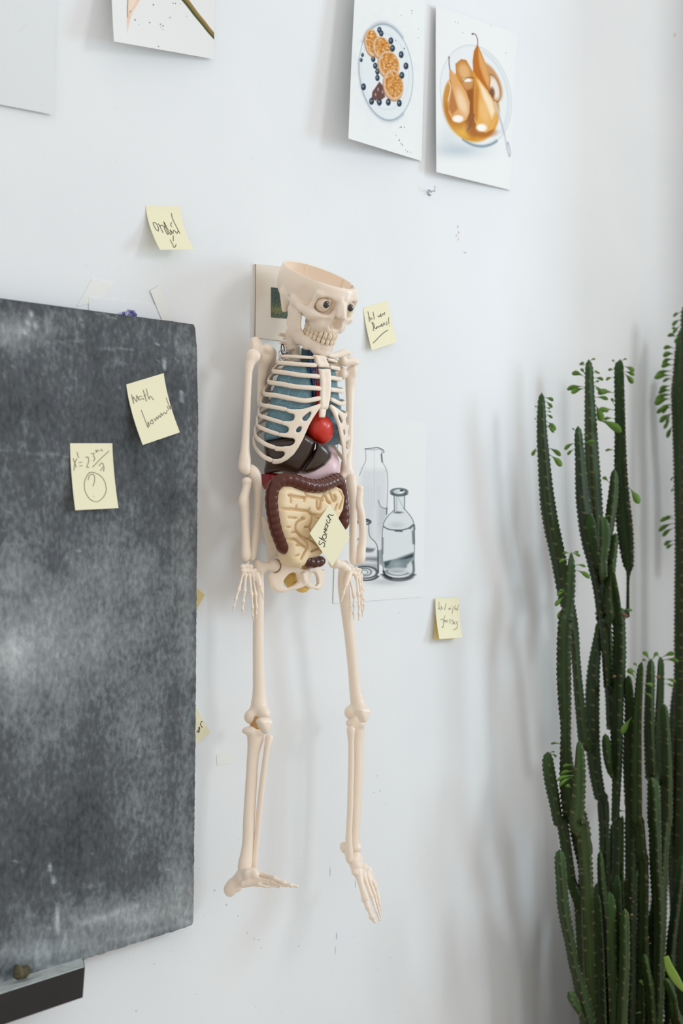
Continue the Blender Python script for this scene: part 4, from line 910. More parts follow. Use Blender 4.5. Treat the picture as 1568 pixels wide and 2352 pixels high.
# ---- pelvis
PD = .085
px0 = W(711, 1330, PD)[0]
def pel(side, pts, d): 
    a = XZ(c3, pts, d); 
    if side < 0: a[:, 0] = 2*XM-a[:, 0]
    return a
XM = PT(c3, 880, 1290, .105)[0]
def plane_poly(s, P, th, rnd, k, side, mode='u'):
    Q = np.array([PT(c3, *q_) for q_ in P]); Q[:, 0] = np.where(side < 0, 2*XM-Q[:, 0], Q[:, 0])
    A = np.stack([np.ones(len(Q)), Q[:, 0]-XM, Q[:, 2]-Q[0, 2]], 1); co = np.linalg.lstsq(A, Q[:, 1], rcond=None)[0]
    s.poly(Q[:, [0, 2]], co[0], th, rnd, k, mode, yslope=(XM, Q[0, 2], co[1], co[2]))
dr = lambda x: .098-max(0, 880-x)/440*.024
wing = [(370,620,.030),(405,640,.034),(435,700,.040),(480,780,.048),(545,860,.056),(562,930,.062),(552,1000,.066),(562,1045,.070),(615,1062,.076),(660,1100,.08),(620,1200,.076),(520,1200,.068),(462,1060,.056),(430,960,.050),(400,820,.042),(378,700,.034)]
ram = [(455,1200),(500,1110),(560,1045),(612,1062),(690,1120),(800,1180),(880,1210),(908,1225),(895,1300),(860,1345),(800,1382),(740,1402),(660,1415),(590,1437),(520,1428),(465,1370),(438,1270)]
hole = [(585,1362),(600,1295),(645,1243),(690,1220),(735,1227),(762,1272),(756,1322),(710,1357),(640,1385)]
s = Sculpt()
for side in (1, -1):
    plane_poly(s, [(x, y, dr(x)) for x, y in ram], .0044, .004, .004, side)
    plane_poly(s, wing, .0036, .003, .006, side)
    plane_poly(s, [(x, y, dr(x)) for x, y in hole], .03, .002, .003, side, 's')
    e0 = PT(c3, 545, 1140, .070); e0[0] = e0[0] if side > 0 else 2*XM-e0[0]; s.ell(e0, (.013, .013, .016), .006)
    e0 = PT(c3, 500, 1150, .077); e0[0] = e0[0] if side > 0 else 2*XM-e0[0]; s.ell(e0, (.0122, .0122, .0122), .001, 's')
s.ell((XM, -.035, PT(c3, 0, 1020, .05)[2]), (.030, .010, .034), .008)
s.chain([(XM, -.034, PT(c3, 0, 1080, .05)[2]), (XM, -.036, PT(c3, 0, 1200, .05)[2])], [.014, .006], .006, sq=(1.2, .5, 1))
s.build('pelvis', M_bone, sk, .0014)

# ---- legs
B(c3, 'femur', [([(500,1150,.082),(420,1150,.078),(350,1180,.072),(335,1260,.070),(340,1400,.070),(345,1560,.070),(345,1760,.070)], [66, 36, 40, 42, 44, 42, 42])],
  ells=[(498,1150,.082,68,68,60), (325,1150,.068,40,52,40)], h=.0015) if False else None
def femur(head, neck, pts, dist, dd, h=.0015):
    s = Sculpt(); P_ = []; R_ = []
    a = smooth_path(np.array([[x, y, d, r] for x, y, d, r in pts], float), 5*len(pts))
    P_ = [W(x, y, d) for x, y, d, r in a]; R_ = [r*mpp(x, d) for x, y, d, r in a]
    s.chain(P_, R_, .005, sq=(1, .9, 1))
    s.ell(W(*head[:3]), head[3]*mpp(head[0], head[2]), .004)
    s.chain([W(*n[:3]) for n in neck], [n[3]*mpp(n[0], n[2]) for n in neck], .006)
    for (x, y, d, rx, ry, rd) in dist: u_ = mpp(x, d); s.ell(W(x, y, d), (rx*u_*1.05, rd*u_, ry*u_*.96), .007)
    for (x, y, d, rx, ry, rd) in dd: u_ = mpp(x, d); s.ell(W(x, y, d), (rx*u_, rd*u_, ry*u_), .004, 's')
    return s.build('femur', M_bone, sk, h)
femur((628.5, 1299, .077, 14.5), [(628, 1299, .077, 9), (608, 1300, .075, 8), (597, 1306, .072, 10), (590, 1292, .068, 9)],
      [(592,1300,.070,10),(593,1345,.070,11),(593,1430,.070,10.6),(593,1500,.070,10.8),(594,1560,.070,11.6),(595,1600,.070,14),(594,1625,.070,19)],
      [(577,1646,.066,17,18,15),(606,1640,.082,15,16,14),(585,1655,.052,14,13,13)], [(607,1655,.094,7,14,10)])
femur((768, 1292, .083, 14), [(768, 1292, .083, 9), (785, 1298, .080, 9.5), (795, 1310, .078, 12), (792, 1296, .068, 9)],
      [(791,1305,.074,12),(789,1345,.074,12),(795,1400,.074,11),(803,1460,.074,11),(810,1530,.074,10.6),(816,1590,.074,12),(821,1612,.074,16)],
      [(806,1636,.070,16,17,15),(827,1628,.082,15,14,14),(805,1640,.055,14,13,13)], [(830,1640,.096,6,12,10)])
for P_, d_ in (([(365,1012),(380,985),(430,970),(480,984),(494,1010),(480,1060),(442,1122),(420,1122),(385,1062)], .108), ([(1266,902),(1285,882),(1330,877),(1368,887),(1371,912),(1350,980),(1325,1021),(1300,1021),(1275,962)], .110)):
    s = Sculpt(); s.poly(XZ(c4, P_, d_), -d_+.003, .0085, .0075, .002); s.build('patella', M_bone, sk, .0012)
M_joint = mat('amber_joint', (196, 150, 92), 0.5)
B(c4, 'knee_joint', [([(345,960,.072),(350,1020,.072),(350,1080,.072)], [36, 42, 44])], m=M_joint, h=.002)
B(c4, 'knee_joint', [([(1250,890,.072),(1250,950,.072),(1245,1000,.072)], [36, 36, 40])], m=M_joint, h=.002)
B(c4, 'tibia', [([(335,1110,.072),(340,1160,.072),(330,1230,.072),(318,1320,.072),(305,1500,.072),(292,1700,.072),(280,1900,.072)], [72, 64, 50, 43, 41, 41, 41], (1, .75, 1)),
                ([(280,1900,.072),(272,2090,.072),(255,2230,.072),(242,2310,.072)], [41, 39, 46, 58], (1, .75, 1))],
  ells=[(270,1090,.070,56,34,50),(390,1105,.080,52,30,44),(240,2330,.072,58,30,44)], h=.0015)
B(c4, 'fibula', [([(462,1160,.086),(448,1220,.088),(430,1330,.088),(410,1480,.086),(390,1650,.084),(370,1850,.082),(356,2000,.080),(340,2150,.078),(330,2260,.076),(325,2370,.074)], [28, 19, 16, 17, 17, 17, 16, 17, 22, 20])], ells=[(462,1155,.086,33,28,28)], h=.0014)
B(c4, 'tibia', [([(1240,1030,.078),(1262,1100,.078),(1262,1200,.078),(1262,1400,.078),(1255,1600,.078),(1245,1800,.078),(1238,1960,.078),(1232,2080,.078),(1240,2160,.078)], [74, 52, 43, 39, 39, 37, 35, 36, 47], (1, .75, 1))],
  ells=[(1195,1020,.074,46,32,44),(1285,1030,.086,42,34,36),(1255,2150,.082,40,26,34)], h=.0015)
B(c4, 'fibula', [([(1197,1080,.084),(1198,1140,.084),(1200,1230,.084),(1200,1400,.084),(1195,1600,.084),(1190,1800,.084),(1182,1960,.084),(1178,2080,.084),(1182,2200,.084),(1180,2270,.084)], [32, 22, 18, 19, 19, 19, 19, 22, 28, 18])], ells=[(1197,1085,.084,33,27,28)], h=.0014)

# ---- feet
def foot(tarsal, rays, h=.0011):
    s = Sculpt(); sc_ = 3.267
    for (x, y, d, r) in tarsal: u_ = mpp(c5(x, y)[0], d)/sc_; s.ell(PT(c5, x, y, d), r*u_, .004)
    for P in rays:
        u_ = mpp(c5(P[0][0], P[0][1])[0], P[0][2])/sc_; a, b_ = PT(c5, *P[0][:3]), PT(c5, *P[1][:3]); r0 = P[0][3]; r1_ = P[1][3]
        s.chain([a, a*.65+b_*.35, a*.2+b_*.8, b_], [r0*u_, r0*.62*u_, r1_*.72*u_, r1_*u_], .002)
    f = s.build('foot', M_bone, sk, h)
    for P in rays:
        s = Sculpt(); u_ = mpp(c5(P[0][0], P[0][1])[0], P[0][2])/sc_; pts = [PT(c5, *q_[:3]) for q_ in P[1:]]; rr_ = [q_[3] for q_ in P[1:]]
        for i in range(len(pts)-1):
            a, b_ = pts[i], pts[i+1]; s.chain([a*.95+b_*.05, (a+b_)/2, b_], [rr_[i]*.9*u_, rr_[i]*.62*u_, rr_[i+1]*u_], .001)
        s.build('toe', M_bone, f, .001)
foot([(395,510,.074,50),(370,530,.070,46),(345,560,.064,46),(310,590,.058,46),(290,625,.055,50),(285,650,.055,34),(420,510,.085,40),(430,545,.085,42),(460,500,.090,34),(475,520,.095,32),(340,610,.058,40),(380,560,.074,40)],
     [[(388,592,.085,28),(505,592,.110,20),(550,606,.118,13),(592,614,.124,8)], [(425,565,.088,24),(570,580,.118,18),(610,600,.125,13),(656,616,.132,8)],
      [(450,540,.090,24),(605,572,.125,17),(655,594,.132,13),(716,608,.140,8)], [(480,520,.084,24),(640,562,.130,16),(680,582,.138,12),(745,603,.146,8)],
      [(510,510,.094,24),(620,545,.128,18),(690,578,.140,16),(740,598,.148,18),(788,606,.154,13)]])
foot([(1230,380,.082,40),(1215,420,.084,40),(1180,370,.076,30),(1150,330,.068,30),(1140,300,.062,27),(1135,315,.062,22),(1230,450,.090,44),(1245,470,.084,40),(1290,470,.094,36),(1225,500,.094,28),(1320,480,.084,24),(1255,405,.084,34)],
     [[(1245,500,.094,36),(1290,560,.104,22),(1302,700,.118,32),(1325,760,.126,20),(1350,830,.134,24),(1372,872,.138,14)][0:1]+[(1303,700,.118,32),(1322,765,.126,22),(1352,835,.134,24),(1374,874,.138,12)],
      [(1280,495,.096,28),(1348,680,.118,18),(1368,740,.124,14),(1384,790,.130,12),(1410,860,.134,8)], [(1310,500,.096,24),(1375,670,.116,15),(1390,730,.122,12),(1402,780,.126,10),(1416,835,.130,7)],
      [(1325,500,.094,22),(1385,620,.112,14),(1400,690,.118,11),(1410,740,.122,9),(1418,790,.126,6)], [(1335,480,.084,20),(1380,590,.108,13),(1398,650,.112,11),(1408,690,.116,9),(1414,730,.120,6)]])

# ---- organs
M_lung = bpy.data.materials.new('veined_lung'); M_lung.use_nodes = True
nt = M_lung.node_tree; b = nt.nodes['Principled BSDF']; b.inputs['Roughness'].default_value = .45; b.inputs['Specular IOR Level'].default_value = .3
tc = nt.nodes.new('ShaderNodeTexCoord'); vo = nt.nodes.new('ShaderNodeTexVoronoi'); vo.feature = 'DISTANCE_TO_EDGE'; vo.inputs['Scale'].default_value = 62
cr = nt.nodes.new('ShaderNodeValToRGB'); cr.color_ramp.elements[0].position = .012; cr.color_ramp.elements[1].position = .03
cr.color_ramp.elements[0].color = L4((132, 162, 170)); cr.color_ramp.elements[1].color = L4((102, 136, 148))
nt.links.new(tc.outputs['Object'], vo.inputs['Vector']); nt.links.new(vo.outputs['Distance'], cr.inputs['Fac']); nt.links.new(cr.outputs['Color'], b.inputs['Base Color'])
M_heart = mat('heart_red', (208, 42, 22), 0.32, coat=.15, sss=.1); M_liver = mat('liver_brown', (56, 38, 26), 0.25, coat=.15, spec=.45); M_stom = mat('stomach_pink', (236, 204, 208), 0.35)
M_colon = mat('colon_brown', (86, 38, 22), 0.25, coat=.1, spec=.4); M_gut = mat('gut_cream', (236, 212, 172), 0.36, sss=.04); M_red = mat('tissue_red', (150, 24, 28), 0.35, coat=.3)
M_blue = mat('vein_blue', (24, 62, 120), 0.3, coat=.3); M_artery = mat('artery_red', (190, 30, 36), 0.3, coat=.3); M_teal = mat('trachea_teal', (70, 96, 104), 0.5); M_yel = mat('bladder_yellow', (232, 190, 100), 0.35, coat=.2)
def organ(name, cv, P, m, g, h, dlo, dhi, side=1, dref=.11, rnd=.003, grow=-.002):
    s = Sculpt(); Q = XZ(cv, P, dref); lo = (XC-.095 if side > 0 else XC-.04, -dhi, Q[:, 1].min()-.004); hi = (XC+.06 if side > 0 else XC+.095, -dlo, Q[:, 1].max()+.004)
    ray_poly(s, cv, P, side, lo, hi, 'u', 0, dref, grow)
    s._op('i', lambda X, Y, Z: cage_d(X, Y, Z, g), lo, hi, .012)
    s._op('i', lambda X, Y, Z: np.maximum(-(Y+dhi-.001), Y+dlo)+0*X+0*Z, lo, hi, .002)
    return s
lung = [(600,340),(700,345),(800,365),(860,440),(900,560),(945,700),(952,1050),(935,1250),(860,1340),(700,1400),(480,1462),(262,1500),(248,1380),(300,1050),(370,740),(455,480)]
for side in (1, -1):
    s = organ('lung', c7, lung, M_lung, -.007, .0016, .050, .125, side)
    s.build('lung', M_lung, sk, .0016)
def tube(name, P, r, m, cv=c2, seg=14):
    pts = smooth_path([PT(cv, *p) for p in P], 24); mb = MB(); mb.sweep(pts, r, seg=seg); return mb.build(name, m, sk)
tube('trachea', [(815,150,.085),(815,250,.082),(812,330,.080)], .0105, M_teal)
tube('vein', [(862,190,.098),(862,300,.104),(870,450,.108),(885,600,.108),(890,700,.106)], .0040, M_blue); tube('vein', [(850,170,.094),(870,230,.098)], .005, M_blue)
tube('artery', [(890,340,.104),(900,450,.108),(912,540,.108),(930,640,.108),(935,720,.108)], .0032, M_artery); tube('artery', [(930,540,.110),(940,800,.112)], .0045, M_heart)
s = Sculpt()
hx = lambda x, y, d: PT(c2, x, y, d)
s.chain([hx(925, 970, .100), hx(955, 1045, .106), hx(990, 1120, .106)], [.0180, .0205, .0135], .008, sq=(1.05, .75, 1)); s.ell(hx(900, 1040, .100), (.011, .012, .017), .008); s.ell(hx(1020, 1040, .100), (.010, .013, .019), .008)
s.cap(hx(930, 985, .112), hx(885, 975, .106), .005, .005, .006); s.chain([hx(865, 985, .121), hx(905, 1050, .1285), hx(955, 1110, .1275)], .0011, .0015, mode='s')
s.build('heart', M_heart, sk, .0013)
# liver: two lobes
lobe1 = [(300,1180),(420,1160),(560,1150),(700,1130),(790,1112),(870,1160),(905,1205),(898,1262),(850,1365),(790,1455),(735,1540),(690,1570),(600,1545),(510,1530),(430,1538),(310,1562),(290,1520),(325,1420),(315,1300)]
s = organ('liver', c2, lobe1, M_liver, -.005, .0015, .045, .130, grow=-.0004); s.build('liver', M_liver, sk, .0014)
lobe2 = [(912,1195),(980,1215),(1045,1262),(1090,1320),(1082,1388),(1010,1468),(900,1532),(800,1560),(748,1532),(795,1462),(862,1375),(908,1275)]
s = organ('liver', c2, lobe2, M_liver, .001, .0015, .060, .140, grow=-.0004, dref=.115); s.build('liver', M_liver, sk, .0014)
s = Sculpt(); s.chain([PT(c2, 1010, 1400, .078), PT(c2, 985, 1490, .084), PT(c2, 850, 1555, .084), PT(c2, 620, 1570, .085)], [.024, .0275, .021, .012], .01, sq=(1, .8, 1)); s.build('stomach', M_stom, sk, .0016)
s = Sculpt(); s.poly(XZ(c2, [(385,1560),(480,1550),(520,1640),(500,1720),(430,1740),(390,1660)], .07), -.060, .018, .008); s.build('kidney', M_red, sk, .0018)
s = Sculpt(); s.poly(XZ(c2, [(1060,1410),(1108,1450),(1112,1570),(1085,1600),(1030,1600)], .07), -.070, .018, .008); s.build('spleen', M_red, sk, .0018)
# small intestine: block with traced folds
GD = .128
out = [(575,360),(620,308),(700,300),(830,342),(1030,368),(1060,362),(1100,340),(1180,306),(1240,335),(1272,420),(1255,560),(1215,640),(1190,720),(1110,850),(1090,960),(1010,1050),(950,1062),(890,1078),(850,1150),(790,1176),(710,1140),(683,1050),(678,960),(650,880),(612,780),(590,690),(575,590),(562,480)]
folds = [[(655,405),(740,420),(840,430)],[(680,405),(682,480)],[(832,430),(822,470)],[(845,335),(852,405),(930,428),(1000,440),(1035,395)],[(740,515),(740,545)],[(590,547),(700,552),(800,565),(870,575),(905,610)],
 [(958,450),(962,540),(988,545),(998,470),(1018,455)],[(1040,380),(1065,460),(1100,492)],[(1098,365),(1125,455),(1150,460),(1158,440),(1140,400)],[(1195,345),(1238,430),(1212,500),(1195,550)],[(880,545),(880,590),(930,615),(1000,618),(1065,560)],
 [(655,640),(740,645)],[(825,650),(755,685),(732,745),(760,810),(820,850),(880,870)],[(800,640),(830,655)],[(640,742),(672,742)],[(690,800),(755,790)],[(755,795),(800,850),(850,895),(872,955)],[(870,955),(835,1000),(790,1085)],[(740,935),(775,930)],[(722,1052),(765,1035)],
 [(832,742),(880,742)],[(880,745),(905,680),(905,610)],[(885,742),(900,820),(885,875)],[(650,880),(720,870),(790,925),(860,965)],[(880,870),(960,930),(1020,1000)],[(900,1000),(940,985),(1000,960)],[(905,620),(960,640),(1010,660),(1080,600)],[(1150,560),(1170,500)]]
s = Sculpt(); gz = XZ(c3, out, GD); s.poly(gz, -.110, .0195, .011, .004)
for fo in folds:
    P_ = [W(*c3(x, y), .1290) for x, y in fo]
    if len(P_) > 2: P_ = list(smooth_path(P_, 4*len(P_)))
    s.chain(P_, .00125, .0022, 's', sq=(1, 3.4, 1))
s.build('small_intestine', M_gut, sk, .0011)
# colon
def haustra(P, r, parent=None):
    pts = smooth_path([PT(c3, *p) for p in P], 170); s = Sculpt(); L_ = np.concatenate([[0], np.cumsum(np.linalg.norm(np.diff(pts, axis=0), axis=1))])
    rs = r*(.90+.17*np.abs(np.sin(L_/.0108*pi))); s.chain(pts, rs, .0004)
    return s
s = haustra([(605,965,.112),(580,900,.112),(535,780,.112),(505,650,.112),(485,520,.112),(485,390,.112),(520,290,.114),(600,240,.118),(700,245,.122),(800,280,.125),(900,305,.126),(1000,300,.124),(1100,262,.118),(1165,235,.112),(1195,290,.104),(1215,420,.096),(1230,560,.096),(1235,650,.096),(1225,720,.096)], .0103)
s.build('large_intestine', M_colon, sk, .0012)
s = haustra([(1000,1100,.098),(900,1115,.098),(800,1080,.098),(680,1070,.094)], .0085); s.build('colon_end', M_colon, sk, .0014)
s = Sculpt(); s.ell(PT(c3, 690, 1290, .062), (.0135, .012, .017), .005); s.build('bladder', M_yel, sk, .0016)
s = Sculpt(); s.ell(PT(c3, 805, 1372, .080), (.014, .010, .010), .004); s.build('gland', M_yel, sk, .0016)
s = Sculpt(); s.cap(PT(c3, 640, 1290, .052), PT(c3, 670, 1340, .052), .008, .006, .004); s.build('rectum', M_colon, sk, .0016)
s = Sculpt(); s.cap(PT(c3, 835, 1130, .075), PT(c3, 830, 1200, .075), .006, .006, .004); s.build('ligament', M_yel, sk, .0016)
# neck hook ring
M_dark = mat('dark_wire', (70, 56, 44), 0.4, metal=.6)
mb = MB()
def ring_pts(c, rx, rz, n=26, a0=0, a1=2*pi): return np.array([c+np.array([rx*cos(t), rx*.3*sin(t), rz*sin(t)]) for t in np.linspace(a0, a1, n)])
mb.sweep(ring_pts(W(*c1(437, 1190), .075), .0032, .0085), .0009, seg=6); mb.build('spring_clip', M_dark, sk)
mb = MB(); mb.sweep(ring_pts(W(*c1(435, 1260), .080), .0078, .0092, 30, .3, 5.6), .0010, seg=6); mb.sweep([W(*c1(478, 1165), .07), W(*c1(478, 1240), .07)], .0013, seg=8); mb.sweep([W(*c1(440, 1225), .082), W(*c1(530, 1222), .07)], .0018, seg=8); mb.build('metal_clip', M_steel, sk)
for z_ in (1.683, 1.42): mb = MB(); mb.sweep([(XC, 0, z_), (XC, -.03, z_)], .0035, seg=8); mb.build('hanging_peg', M_steel, sk)
# stomach note
cv = cvt(700, 1140, 13.066)
note([(757, 1158, .150), (803, 1233, .136), (763, 1301, .134), (711, 1225, .150)][0:4],
     [[(548,1505),(572,1518),(592,1480),(588,1420),(560,1385),(520,1395),(480,1430),(445,1450),(420,1420),(425,1370),(445,1335)], [(420,1228),(480,1268),(560,1318),(603,1345),(605,1368),(632,1345)], [(485,1310),(515,1245)],
      [(560,1150),(525,1200),(540,1262),(590,1282),(637,1240),(637,1180),(600,1150),(560,1150)], [(660,1145),(615,1110),(565,1065),(595,1058),(640,1042),(600,1010),(570,982),(605,985),(672,1012)],
      [(625,805),(640,850),(600,905),(612,955),(655,955),(682,905),(665,850),(625,805),(670,860),(706,896)], [(655,690),(650,730),(680,785),(730,800),(747,745),(725,700)],
      [(660,580),(715,640),(785,712)], [(742,655),(705,590),(725,545),(760,553),(820,575),(862,550)]],
     'pale yellow sticky note reading Stomach, stuck cornerwise on the skeleton belly', cv, 1.8, pw=1.0)
# ------------------------------------------------------------------ cacti
M_cac = bpy.data.materials.new('cactus_green'); M_cac.use_nodes = True
nt = M_cac.node_tree; b = nt.nodes['Principled BSDF']; b.inputs['Roughness'].default_value = .5; b.inputs['Specular IOR Level'].default_value = .25
n_ = nt.nodes.new('ShaderNodeTexNoise'); n_.inputs['Scale'].default_value = 90; bp_ = nt.nodes.new('ShaderNodeBump'); bp_.inputs['Strength'].default_value = .5; bp_.inputs['Distance'].default_value = .002; nt.links.new(n_.outputs['Fac'], bp_.inputs['Height']); nt.links.new(bp_.outputs['Normal'], b.inputs['Normal'])
at = nt.nodes.new('ShaderNodeAttribute'); at.attribute_name = 'paint'; nt.links.new(at.outputs['Color'], b.inputs['Base Color'])
M_leaf = mat('leaf_green', (96, 132, 52), 0.45, spec=.3, var=.25, vscale=30)
M_leaf.node_tree.nodes['Principled BSDF'].inputs['Transmission Weight'].default_value = 0.0
def cactus_stem(name, P, parent, seed, leaf=(), lseed=0):
    """P: list of (px, py, d, halfwidth px). leaf: list (fraction, angle deg, length px) or count"""
    rng = random.Random(seed)
    w_ = np.array([list(W(x, y, d))+[r*mpp(x, d)*1.22] for x, y, d, r in P]); n0 = np.linalg.norm(w_[-1, :3]-w_[0, :3])
    pitch = .0098; n = max(8, int(n0/(pitch/3))); a = smooth_path(w_, n); pts = a[:, :3]; rad = a[:, 3]
    T = np.gradient(pts, axis=0); T /= np.linalg.norm(T, axis=1)[:, None]
    nr = 3; K = nr*4; ph0 = rng.choice((.5, 1.0, 1.55, 0.75)); tw = rng.uniform(-.6, .6)
    V = np.zeros((n, K, 3)); C = np.ones((n, K, 4)); g_ = rng.uniform(0, 1); base = lin((22+22*g_, 46+16*g_, 20+4*rng.random())); lite = lin((84, 106, 46)); edge = lin((66, 58, 34)); pale = lin((150, 140, 92))
    s_ = np.concatenate([[0], np.cumsum(np.linalg.norm(np.diff(pts, axis=0), axis=1))])
    for i in range(n):
        t = T[i]; u = np.array([0, -1.0, 0]); u -= t*(u@t); u /= np.linalg.norm(u); v = np.cross(t, u)
        tip = min(1.0, .45+.55*sqrt(min(1, s_[i]/.012)))*min(1.0, .5+.5*sqrt(min(1, (s_[-1]-s_[i])/.012)))
        tooth = (s_[i]/pitch) % 1.0; saw = 1.0+.20*(1-abs(tooth*2-1)*1.4)
        young = math.exp(-s_[i]/.05)*.8
        for k in range(K):
            an = ph0+tw*s_[i]/.5+2*pi*k/K; m = k % 4
            r = rad[i]*tip*{0: saw, 1: .66, 2: .44, 3: .66}[m]*(1+.03*sin(i*.05+k))
            V[i, k] = pts[i]+(u*cos(an)+v*sin(an))*r
            c = base*(1-young*.5)+lin((62, 110, 44))*young*.5
            if m == 2: c = c*(.72+.1*sin(i*.13+k))+lite*.22
            if m == 0: c = (c*.5+edge*.5) if (i % 3 or (int(s_[i]/pitch)*7+k*3+seed*5) % 11 > 3) else pale*.55+c*.45
            if m in (1, 3): c = c*(1+.18*sin(i*.21+k*2.1+seed))
            C[i, k, :3] = c
    idx = np.arange(n*K).reshape(n, K)
    F = np.stack([idx[:-1].ravel(), np.roll(idx, -1, 1)[:-1].ravel(), np.roll(idx, -1, 1)[1:].ravel(), idx[1:].ravel()], 1)
    top = len(V.reshape(-1, 3)); Vv = np.concatenate([V.reshape(-1, 3), [pts[0]-T[0]*.004], [pts[-1]]]); Cc = np.concatenate([C.reshape(-1, 4), [C[0, 0]], [C[-1, 0]]])
    caps = [[top, (k+1) % K, k, top] for k in range(K)]
    F2 = [tuple(f) for f in F[:, ::-1]]+[(top, k, (k+1) % K) for k in range(K)]+[(top+1, idx[-1, (k+1) % K], idx[-1, k]) for k in range(K)]
    o = mesh_obj(name, Vv, F2, M_cac, parent)
    at_ = o.data.color_attributes.new('paint', 'FLOAT_COLOR', 'POINT'); at_.data.foreach_set('color', Cc.ravel().astype(np.float32))
    # leaves
    if leaf:
        mb = MB()
        L_ = []
        if isinstance(leaf, int):
            for k in range(leaf): L_.append((rng.uniform(.0, .055)*min(1, leaf/6), rng.choice((-1, 1)), rng.uniform(9, 20), rng.uniform(-30, 40)))
        else: L_ = list(leaf)
        for q_, sd, ln, dr in L_:
            # q_: metres below tip, or pixel y when > 10
            i = int(np.argmin(abs(s_-q_))) if q_ < 5 else int(np.argmin(abs(prj(pts)[:, 1]-q_)))
            # edge of silhouette on that side
            row = prj(V[i]); k = int(np.argmax(row[:, 0]*sd)); p0 = V[i, k]; dirv = RT*sd*cos(radians(dr))-UP*sin(radians(dr))+FW*rng.uniform(-.35, .1)
            dirv /= np.linalg.norm(dirv); nrm = np.cross(dirv, FW+UP*rng.uniform(.0, .9)); nrm /= np.linalg.norm(nrm); wv = nrm
            ln_m = ln*mpp(prj(p0)[0], .15); wd = ln_m*rng.uniform(.15, .23); prof = [(0, .08), (.18, .10), (.38, .35), (.6, .85), (.78, 1.0), (.92, .72), (1.0, .12)]
            up_ = np.cross(wv, dirv); up_ = up_ if up_[2] > 0 else -up_
            rows = []
            for f_, ww in prof:
                c = p0+dirv*ln_m*f_+np.array([0, 0, 1])*ln_m*.18*(f_-f_*f_*1.7)
                rows += [c-wv*wd*ww, c-up_*.0008, c+wv*wd*ww]
            nR = len(prof); n_ = len(rows); rows2 = [r_+up_*.0009 for r_ in rows]
            Fl = [(j*3+e, j*3+e+1, (j+1)*3+e+1, (j+1)*3+e) for j in range(nR-1) for e in (0, 1)]
            Fl += [tuple(x+n_ for x in f[::-1]) for f in Fl]
            rim = [j*3 for j in range(nR)]+[nR*3-2]+[j*3+2 for j in range(nR-1, -1, -1)]+[1]
            Fl += [(rim[j], rim[(j+1) % len(rim)], rim[(j+1) % len(rim)]+n_, rim[j]+n_) for j in range(len(rim))]
            mb.add(rows+rows2, Fl)
        mb.build('leaves', M_leaf, o)
    return o
CP = W(1400, HY, .16); plant = empty('cactus_plant', (CP[0], -.17, 0.0), 'tall dark green candelabra cactus clump with toothed stems, standing against the wall', 'cactus', 'cactus clumps by the wall')
def kk(cv, L, d): return [(cv(x, y)[0], cv(x, y)[1], dd if dd else d, r/3.664) for x, y, r, *q in L for dd in [q[0] if q else 0]]
